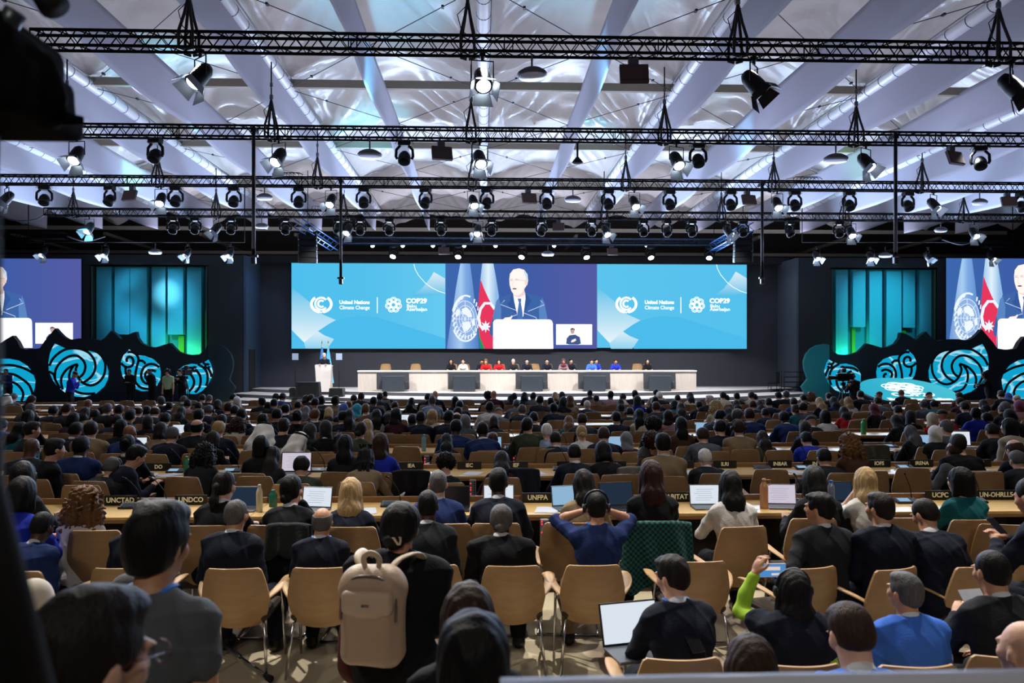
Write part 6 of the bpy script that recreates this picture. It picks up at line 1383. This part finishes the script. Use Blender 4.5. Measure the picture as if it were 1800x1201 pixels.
for x in (-1, 1): g_.tube([(x * .036 + .027 * math.cos(a), .118, .002 + .021 * math.sin(a)) for a in [k * math.pi / 8 for k in range(16)]], .0018, 6, closed=True); g_.tube([(x * .063, .116, .006), (x * .080, .03, .004), (x * .082, -.01, -.012)], .002, 6)
g_.tube([(-.010, .119, .006), (.010, .119, .006)], .0018, 6); gl = g_.build('glasses', M('glasses_red', '#5a1a1e', .3), o); gl.matrix_local = Matrix.LocRotScale(Vector(v['J']['head']), Matrix(v['J']['Rh'].tolist()).to_quaternion(), None)
bw, v, s_ = person_at(706, 925, dict(sit=0, arm='belly', fem=1, pitch=.15, yaw=-.1, hem=.6, coat=1, sw=.185), 'u', 'k', 2, 'K', 'standing person in black with a beige backpack and dark bun', Y=4.0, h=.010, jacket=False, rz=-10, hs=1.08, wide=1.15, t=.03)
q = link('hair_clip', MB().tube([(.02 * math.cos(a), .012 * math.sin(a), .02 * math.sin(a * 2)) for a in [k * math.pi / 6 for k in range(12)]], .006, 6, closed=True).mesh('hair_clip', M('clip_pearl', '#c9b8a4', .3)), bw); q.location = Vector(v['J']['head']) + Vector((.01, -.14, -.05))
# backpack: rests on the standing person's back
bx_, by_ = bw.location.x, bw.location.y; r_ = R(-10)
bp = empty('backpack', (bx_, by_, 0), r_); tag(bp, 'beige leather backpack on the back of the standing person in black', 'backpack'); zc = 1.02
taupe = M('backpack_taupe', '#b29a82', .5, bump=(30, .15)); taupe2 = M('backpack_light', '#c2ab94', .45); offx = -.035
def sdfobj(name, S, h, mat, parent=None, post=None): V_, Q_ = S.build(h, post); return link(name, np_mesh(name, V_, Q_, mat), parent)
zc = 1.13; yb = -.20
S = SDF(); S.b((offx, yb, zc - .045), (.145, .085, .195), .06, .02); S.c((offx - .055, yb, zc + .13), (offx + .055, yb, zc + .13), .085, .085, .06); S.b((offx, yb - .05, zc - .09), (.115, .06, .135), .04, .015)
sdfobj('bag_body', S, .008, taupe, bp, lambda X, Y, Z: -.003 * np.sin(22 * X + 14 * Z))
S = SDF(); S.b((offx, yb - .085, zc + .065), (.118, .035, .055), .028, .01); S.c((offx - .04, yb - .095, zc + .015), (offx + .04, yb - .095, zc + .015), .02, .02, .03); sdfobj('flap', S, .007, taupe2, bp)
MB().tube(smooth_path([(offx - .128, yb - .075, zc - .02), (offx - .122, yb - .07, zc + .10), (offx - .07, yb - .075, zc + .165), (offx, yb - .078, zc + .18), (offx + .07, yb - .075, zc + .165), (offx + .122, yb - .07, zc + .10), (offx + .128, yb - .075, zc - .02)], 4), .007, 8).build('zip', M('zip_grey', '#6c6058', .4, .3), bp)
MB().tube(smooth_path([(offx - .03, yb - .02, zc + .20), (offx - .036, yb - .03, zc + .25), (offx, yb - .035, zc + .275), (offx + .036, yb - .03, zc + .25), (offx + .03, yb - .02, zc + .20)], 4), .013, 8, flat=.6).build('carry_handle', taupe2, bp)
for s2 in (-1, 1): MB().tube(smooth_path([(offx + s2 * .06, yb + .05, zc + .17), (offx + s2 * .10, -.11, zc + .22), (s2 * .125, -.02, zc + .225), (s2 * .13, .10, zc + .14)], 4), .026, 8, flat=.3).build('shoulder_strap', taupe2, bp)
MB().box((offx, yb - .122, zc + .06), (.035, .003, .012)).build('metal_badge', chrome, bp)
S = SDF(); p = at(622, 1110, 3.95); S.c(p + Vector((0, 0, .08)), p + Vector((.0, 0, -.16)), .055, .085, .05); S.c(p + Vector((.02, 0, .08)), p + Vector((.06, .02, .36)), .025, .02, .03)
o = sdfobj('cloth_bag', S, .012, M('bag_red', '#4a0d18', .8, bump=(20, .4)), None, lambda X, Y, Z: -.008 * np.sin(40 * X + 12 * Z)); tag(o, 'dark red cloth bag hanging beside the standing person in black', 'bag')
# ---------------- nearer chairs ----------------
for i, (px, Yb, rz, lb) in enumerate(((45, 5.68, -14, 'behind the bending person at left'), (212, 5.72, 0, 'left of the standing boy'), (411, 5.68, 0, 'under the navy suit with dark grey hair'), (562, 5.68, 0, 'under the bald person with lanyard'), (757, 5.72, 0, 'half hidden by the standing person with backpack'),
                                      (901, 5.68, 0, 'under the person with grey low ponytail'), (1043, 5.68, 0, 'under the person holding headphones'), (1228, 5.75, 2, 'empty, between headphones and laptop users'), (1414, 5.55, 14, 'behind the person looking left'), (1556, 5.5, 20, 'angled, at the middle right'), (1702, 5.55, 16, 'angled, under the bowing navy suit'))):
    chair(at(px, 0, Yb).x, Yb + .25, 'leg', rz, 'tan plywood chair with chrome legs, ' + lb, 'chrome legged chairs behind the first table')
for i, (px, Yb, rz, lb) in enumerate(((8, 6.5, 0, 'at the left edge by the first table'), (167, 6.35, 0, 'in front of the curly-haired person'), (358, 6.5, 0, 'right of the standing boy\'s head'), (478, 6.5, 0, 'with a charcoal jacket over its back'), (618, 6.4, 0, 'behind the blonde person in navy'), (785, 6.5, 0, 'behind the blue-suited person'), (872, 6.5, 0, 'left of the grey ponytail'),
                                      (1003, 6.5, -5, 'left of the person holding headphones'), (1155, 6.45, 0, 'covered by a teal checked scarf'), (1298, 6.3, 10, 'with wide arms behind the white cardigan'), (1430, 6.6, 0, 'behind the person looking left'), (1590, 6.6, 0, 'behind the navy-suited pair'), (1712, 6.5, 0, 'behind the teal-topped person'), (1778, 6.3, -12, 'by the UN-OHRLLS placard at the right edge'))):
    chair(at(px, 0, Yb).x, Yb + .25, 'sled', rz, 'tan plywood armchair ' + lb, 'armchairs at the first table')
for px, Yb, rz, lb in ((60, 3.75, 0, 'under the cream headscarf person'), (1195, 3.95, 0, 'under the laptop user'), (1405, 3.85, 0, 'under the person in padded vest'), (1607, 3.82, 0, 'under the bright blue suit jacket'), (1775, 3.92, -4, 'under the dark grey suit at lower right'), (1500, 2.9, 0, 'under the leaning brown-haired person'), (1318, 2.6, 0, 'under the brown crown above the rail')):
    chair(at(px, 0, Yb).x, Yb + .22, 'leg', rz, 'front row plywood chair ' + lb, 'front row chairs')
# clothes laid over chair backs
def drape(name, px, Y, ztop, wd, hf, hb, mat, label, cat, wav=.02, th=.06):
    x0 = at(px, 0, Y).x; nu, nv = 26, 30; vs = []; tot = hf + hb + th * 2
    for i in range(nv + 1):
        d = tot * i / nv
        for j in range(nu + 1):
            u_ = j / nu * 2 - 1; w2 = wd * (.5 + .10 * abs(d - hf) / tot)
            if d < hf: y, z = -th / 2, ztop - (hf - d)
            elif d < hf + th * 2: a = (d - hf) / (th * 2) * math.pi; y, z = -th / 2 * math.cos(a), ztop + th * .35 * math.sin(a)
            else: y, z = th / 2, ztop - (d - hf - th * 2)
            k = min(1, abs(z - ztop) * 5); y += (-1 if y < 0 else 1) * wav * k * (1 + math.sin(u_ * 9 + 4 * z)) + .07 * u_ * u_; z -= .03 * abs(u_) ** 3 + .025 * math.sin(u_ * 7) * (1 - min(1, d / hf))
            vs.append((x0 + u_ * w2, Y + y, z))
    W_ = nu + 1; fs = [[i * W_ + j, i * W_ + j + 1, (i + 1) * W_ + j + 1, (i + 1) * W_ + j] for i in range(nv) for j in range(nu)]
    m_ = MB(); m_.add(vs, fs, 0, True); o = m_.build(name, mat); s2 = o.modifiers.new('s', 'SOLIDIFY'); s2.thickness = .012; tag(o, label, cat); return o
ck = bpy.data.materials.new('teal_check'); ck.use_nodes = True; nt = ck.node_tree; b = nt.nodes['Principled BSDF']; b.inputs['Roughness'].default_value = .9
tc = nt.nodes.new('ShaderNodeTexCoord'); mp = nt.nodes.new('ShaderNodeMapping'); mp.inputs['Scale'].default_value = (1, 0, 1); c1 = nt.nodes.new('ShaderNodeTexChecker'); c1.inputs['Scale'].default_value = 46
c1.inputs[1].default_value = (*lin('#0f5a58'), 1); c1.inputs[2].default_value = (*lin('#071c20'), 1)
nt.links.new(tc.outputs['Object'], mp.inputs[0]); nt.links.new(mp.outputs[0], c1.inputs[0]); nt.links.new(c1.outputs[0], b.inputs['Base Color'])
drape('draped_jacket', 503, 6.36, .955, .34, .24, .2, M('felt_charcoal', '#23282a', .95, bump=(50, .4)), 'charcoal felt jacket hung over an armchair back, left of the bald person', 'jacket', .025)
drape('checked_scarf', 1157, 6.30, .96, .56, .52, .3, ck, 'large teal and black checked scarf over a chair back', 'scarf', .035)
drape('draped_coat', 722, 9.3, .95, .42, .25, .2, M('coat_black', '#08080a', .9), 'black coat over a chair back behind the IEA placard', 'coat', .02)
drape('draped_coat', 1118, 9.35, .97, .40, .38, .2, M('coat_grey', '#7d7c78', .9), 'pale grey coat over a chair back, left of the tan jacket', 'coat', .02)
drape('draped_coat', 1540, 11.6, .96, .45, .2, .2, M('coat_olive', '#4a4536', .5), 'shiny olive jacket over a chair back in the third row', 'coat', .02)
drape('draped_coat', 918, 9.4, .95, .40, .3, .2, M('coat_navy', '#10142a', .9), 'dark navy coat over a chair back, left of the IEF placard', 'coat', .02)
# handheld things
a = at(1123, 1085, 4.5); rt = empty('laptop', (a.x, 4.42, .63), R(14)); tag(rt, 'large open laptop with white page on the lap of the navy sweater wearer', 'laptop')
MB().box((0, 0, .008), (.36, .24, .016), ch=.004).build('keyboard_base', lapm, rt); T_ = Matrix.Translation((0, .12, .012)) @ Matrix.Rotation(R(-18), 4, 'X')
lid = MB().box((0, .004, .12), (.36, .008, .24), T=T_, ch=.002).build('lid', lapd, rt); MB().box((0, -.0015, .122), (.34, .002, .215), T=T_).build('display', SCR['w'], lid)
def phone(px, py, Y, label, on=True, rz=0, rx=60, land=False):
    a = at(px, py, Y); o = empty('phone', a, 0); o.rotation_euler = (R(rx), R(90) if land else 0, R(rz)); tag(o, label, 'phone')
    MB().box((0, 0, 0), (.075, .15, .008), ch=.002).build('case', lapd, o); MB().box((0, 0, .0048), (.068, .138, .001)).build('display', SCR['b'] if on else SCR['k'], o)
a = at(1357, 1003, 4.45); rt = empty('phone', a); tag(rt, 'phone held up sideways filming the stage, screen lit', 'phone'); MB().box((0, 0, 0), (.16, .009, .078), ch=.002).build('case', M('phone_case', '#c9ccd2', .4), rt)
MB().box((0, -.0052, 0), (.148, .001, .07)).build('display', glow('phone_blue', '#4f8fd0', .9), rt); MB().box((0, -.006, .012), (.09, .001, .02)).box((.02, -.006, -.02), (.05, .001, .012)).build('camera_picture', glow('phone_pic', '#e8d8c8', .9), rt)
phone(219, 838, 9.7, 'small lit phone held by the grey suited person at left'); phone(1752, 925, 5.75, 'dark phone in the hands of the person at the right edge', False, 20, 40); phone(1218, 1125, 4.1, 'dark phone held over the lap laptop', False, 20, 40)
o = MB().box((0, 0, 0), (.15, .004, .2)).build('paper_sheet', pap); a = at(1718, 1065, 4.5); o.location = a; o.rotation_euler = (R(-40), 0, R(10)); tag(o, 'white sheet with red print held by the dark grey suit', 'papers')
# crutch on the floor
p0, p1 = Vector((at(388, 1128, 1).x * 0, 0, 0)), None
def floorpt(px, py, z=.02):
    Yf = (H - z) * F / (py - HY); return at(px, py, Yf)
p0, p1 = floorpt(388, 1130), floorpt(470, 1190)
rt = empty('crutch', p0); tag(rt, 'grey metal crutch lying on the carpet beside the boy', 'crutch'); d = p1 - p0; MB().tube([(0, 0, 0), d * .45], .017, 8).build('upper_tube', M('crutch_grey', '#5f636c', .35, .8), rt); MB().tube([d * .42, d], .011, 8).build('lower_tube', chrome, rt); MB().tube([d * .96, d * 1.06], [.018, .026], 10).build('rubber_tip', blackm, rt)
# white rail at the camera platform
a, b_ = at(880, 1204, 1.15), at(1900, 1186, 1.15); rt = empty('platform_rail', a); tag(rt, 'blurred white tubular rail crossing the bottom right corner', 'rail')
d = b_ - a + Vector((.4, 0, 0)); MB().tube([(0, 0, -.022), d + Vector((0, 0, -.022))], .03, 14).build('handrail', M('rail_white', '#c9ccd6', .3), rt)
for t_ in (.02, .98): MB().tube([d * t_ + Vector((0, 0, -.03)), Vector((d.x * t_, 0, -a.z))], .022, 10).build('post', M('rail_white', '#c9ccd6', .3), rt)
# television camera at top left, on its stand
cx_ = at(30, 0, 1.75); rt = empty('television_camera', (cx_.x - .02, 1.75, 0)); tag(rt, 'large blurred black television camera at the top left corner', 'television camera'); zc = at(0, 100, 1.75).z
S = SDF(); S.b((-.14, .02, zc - .02), (.16, .2, .11), .03, .02); S.b((.02, -.02, zc - .04), (.06, .12, .075), .03, .02); S.b((.04, -.02, zc - .08), (.07, .1, .045), .02, .02); S.c((.09, -.03, zc - .03), (.125, -.03, zc - .10), .03, .02, .02); S.c((.08, 0, zc - .125), (.15, 0, zc - .135), .018, .014, .01); S.b((-.1, .0, zc - .12), (.2, .14, .03), .015, .02)
sdfobj('camera_body', S, .014, M('camera_black', '#030304', .9, spec=.1), rt)
MB().tube([(.0, -.02, zc + .04), (.035, -.03, zc + .085)], .022, 12).build('viewfinder', M('finder_grey', '#3a4046', .35, .4), rt)
MB().tube([(.04, 0, zc + .20), (.11, -.02, zc + .10)], [.026, .032], 14).build('microphone', blackm, rt)
MB().tube([(-.13, 0, zc + .28), (-.10, 0, zc + .1)], .012, 8).tube([(-.10, 0, zc + .2), (-.02, 0, zc + .26)], .01, 8).build('bracket', black, rt)
for q in (((-.1, .05, zc - .12), (-.12, .05, 1.6), (-.12, .05, 0)),): MB().tube(q, .05, 12).build('column', black, rt)
for a_ in (90, 210, 330): MB().tube([(-.12, .05, .9), (-.12 + .55 * math.cos(R(a_)), .05 + .55 * math.sin(R(a_)), .03)], .025, 10).build('leg', black, rt)
rt = empty('equipment_stand', (at(-30, 900, .8).x, .8, 0)); tag(rt, 'blurred black stand leg at the lower left corner', 'stand')
a, b_ = at(-38, 850, .8), at(48, 1260, .8); MB().tube([(0, 0, a.z + .3), Vector((0, 0, a.z)), Vector((b_.x - a.x, 0, b_.z))], [.02, .022, .03], 12).tube([Vector((b_.x - a.x, 0, b_.z)), Vector(((b_.x - a.x) * 4, 0, 0))], .03, 12).build('stand_leg', blackm, rt); rt.location.x = a.x
# ---------------- people on and beside the stage ----------------
def stage_person(px, Yb, z0, P, st, hc, sk_, tk, label, rz=180, sc=1.0, group=None, bot='K', jacket=True, lan=False, head=False, v=None):
    v = v or variant(P, .015, .0 if P.get('tee') else 1.0); o = assemble(v, (at(px, 0, Yb).x, Yb, z0), R(rz), sc, st, hc, sk_, tk, bot, jacket, head, lan); tag(o, label, 'person', group); return o
v1 = variant(dict(lean=.1), .015); v2 = variant(dict(lean=.2, pitch=.2), .015); v3 = variant(dict(lean=.12, fem=1), .015); v4 = variant(dict(lean=.1, yaw=.4), .015)
G = 'panel members behind the stage table'
for px, v_, st, hc, sk_, tk, jk, lb in ((793, v3, 'L', 'k', 2, 'K', 0, 'in black with dark hair, leftmost at the stage table'), (814, v3, 'u', 'd', 1, 'W', 0, 'in white top, second from left at the stage table'), (847, v2, 's', 'k', 2, 'N', 1, 'in navy suit beside the person in red with light hair'), (854, v2, 'B', 'l', 1, 'R', 0, 'in red with light hair bending over the stage table'),
                                     (877, v2, 'L', 'd', 1, 'R', 0, 'with long dark hair in red jacket at the stage table'), (902, v2, 's', 'w', 1, 'D', 1, 'with white hair at the stage table'), (926, v1, 's', 'k', 1, 'N', 1, 'in navy suit left of the empty middle stage chair'), (961, v1, 's', 'k', 1, 'N', 1, 'in navy suit right of the empty middle stage chair'),
                                     (990, v3, 'H', 'm', 2, 'P', 0, 'in patterned maroon headscarf at the stage table'), (1003, v4, 's', 'k', 1, 'N', 1, 'in dark suit right of the maroon headscarf'), (1039, v2, 's', 'd', 1, 'S', 1, 'in bright blue at the stage table'), (1047, v4, 's', 'k', 1, 'V', 1, 'in royal blue half hidden beside the bright blue jacket'),
                                     (1081, v2, 's', 'd', 2, 'V', 1, 'in royal blue, second from right at the stage table'), (1137, v3, 'L', 'd', 1, 'K', 1, 'in black jacket, rightmost at the stage table')):
    Yb = 38.75 + (.5 if px in (847, 1003, 1047) else 0)
    stage_person(px, Yb, .80, {}, st, hc, sk_, tk, 'person ' + lb, group=G, jacket=bool(jk), v=v_, sc=1.0)
    o = chair(at(px + 3, 0, Yb).x, Yb + .12, far=True, rz=180, label='tan stage chair of the panel member ' + ' '.join(lb.split(',')[0].split()[:8]), group='occupied stage chairs'); o.location.z = .80; o.scale = (1.02, 1.02, 1.15)
for px, lb in ((677, 'leftmost'), (730, 'second from the left'), (940, 'at the middle'), (1122, 'at the right')):
    o = chair(at(px, 0, 39).x, 39.0, far=True, rz=180, label=f'empty tan high-backed chair behind the stage table, {lb}', group='empty stage chairs'); o.location.z = .80; o.scale = (1.12, 1.05, 1.16)
stage_person(571, 37.45, .62, dict(sit=0, arm='podium', yaw=.2), 's', 'w', 1, 'N', 'white-haired person in dark suit speaking at the podium', sc=1.04)
q = link('shirt_front', MB().prism([(-.06, 1.46), (.06, 1.46), (.0, 1.2)], .14, .16).mesh('shirt_front', M('shirt_white', '#d6d8dc', .8)), COL.objects[-1].parent if False else [o for o in COL.objects if o.get('label', '').startswith('white-haired person in dark suit sp')][0])
G = 'people standing before the left wave set'
stage_person(14, 35.5, .0, dict(sit=0, arm='belly'), 's', 'k', 3, 'U', 'person in blue-grey shirt standing before the leftmost swirl', group=G, jacket=False, lan=True, sc=1.0)
stage_person(230, 35.0, .0, dict(sit=0, arm='belly', pitch=.2), 'c', 'k', 3, 'K', 'person in black suit with folded hands before the second swirl', group=G)
stage_person(268, 35.2, .0, dict(sit=0, armL='ear', armR='belly'), 's', 'k', 3, 'K', 'person in black with hand raised near the shell swirl', group=G, rz=150)
stage_person(297, 33.0, .0, dict(sit=0, arm='down', tee=1), 'A', 'k', 2, 'O', 'person in pale green T-shirt with dark bushy hair', group=G, jacket=False, lan=True)
bpy.data.objects[COL.objects[-1].name]
stage_person(320, 34.0, .0, dict(sit=0, arm='front', yaw=-.3), 's', 'k', 2, 'K', 'person in black suit beside the tripod camera at left', group=G, rz=165, lan=True)
stage_person(123, 30.0, .0, dict(sit=0, arm='front', pitch=.5, hem=.6), 'X', 'k', 2, 'V', 'person in royal blue vest and black cap looking at a camera', rz=-80, jacket=False, sc=1.0)
stage_person(1503, 26.5, .0, dict(sit=0, arm='front'), 'o', 'k', 2, 'K', 'bald camera operator in black suit with headphones and badge', rz=120, head=True, lan=True, jacket=True)
stage_person(1740, 27.5, .0, dict(sit=0, armL='out', armR='out', fem=1, pitch=.2), 'L', 'k', 3, 'K', 'person in black with arm stretched out at right', rz=60, jacket=False)
gm = M('tee_green', '#9db489', .8)
for o in list(COL.objects):
    if o.get('label', '').startswith('person in pale green'):
        for c in o.children:
            if c.name.startswith('sweater'): setm(c, 0, gm)
for px, Y, hz, rz, lb in ((327, 34.3, 1.55, 160, 'video camera on a tripod beside the left wave set'), (1482, 26.0, 1.55, 90, 'large video camera on a tripod beside the bald operator')):
    rt = empty('tripod_camera', (at(px, 0, Y).x, Y, 0), R(rz)); tag(rt, lb, 'video camera')
    for a_ in (30, 150, 270): MB().tube([(0, 0, 1.3), (.45 * math.cos(R(a_)), .45 * math.sin(R(a_)), .02)], .022, 8).build('leg', black, rt)
    MB().box((0, 0, 1.36), (.14, .14, .12), ch=.02).build('head', black, rt); MB().box((0, 0, 1.58), (.17, .42, .26), ch=.03).box((0, -.25, 1.6), (.1, .16, .2)).build('camera_body', black, rt)
    m_ = MB(); m_.tube([(0, .2, 1.56), (0, .34, 1.56), (0, .52, 1.56)], [.06, .065, .085], 14); m_.build('lens', lapd, rt); MB().box((-.05, .02, 1.8), (.2, .14, .14), ch=.02).build('monitor', M('finder_grey', '#3a4046', .35, .4), rt)
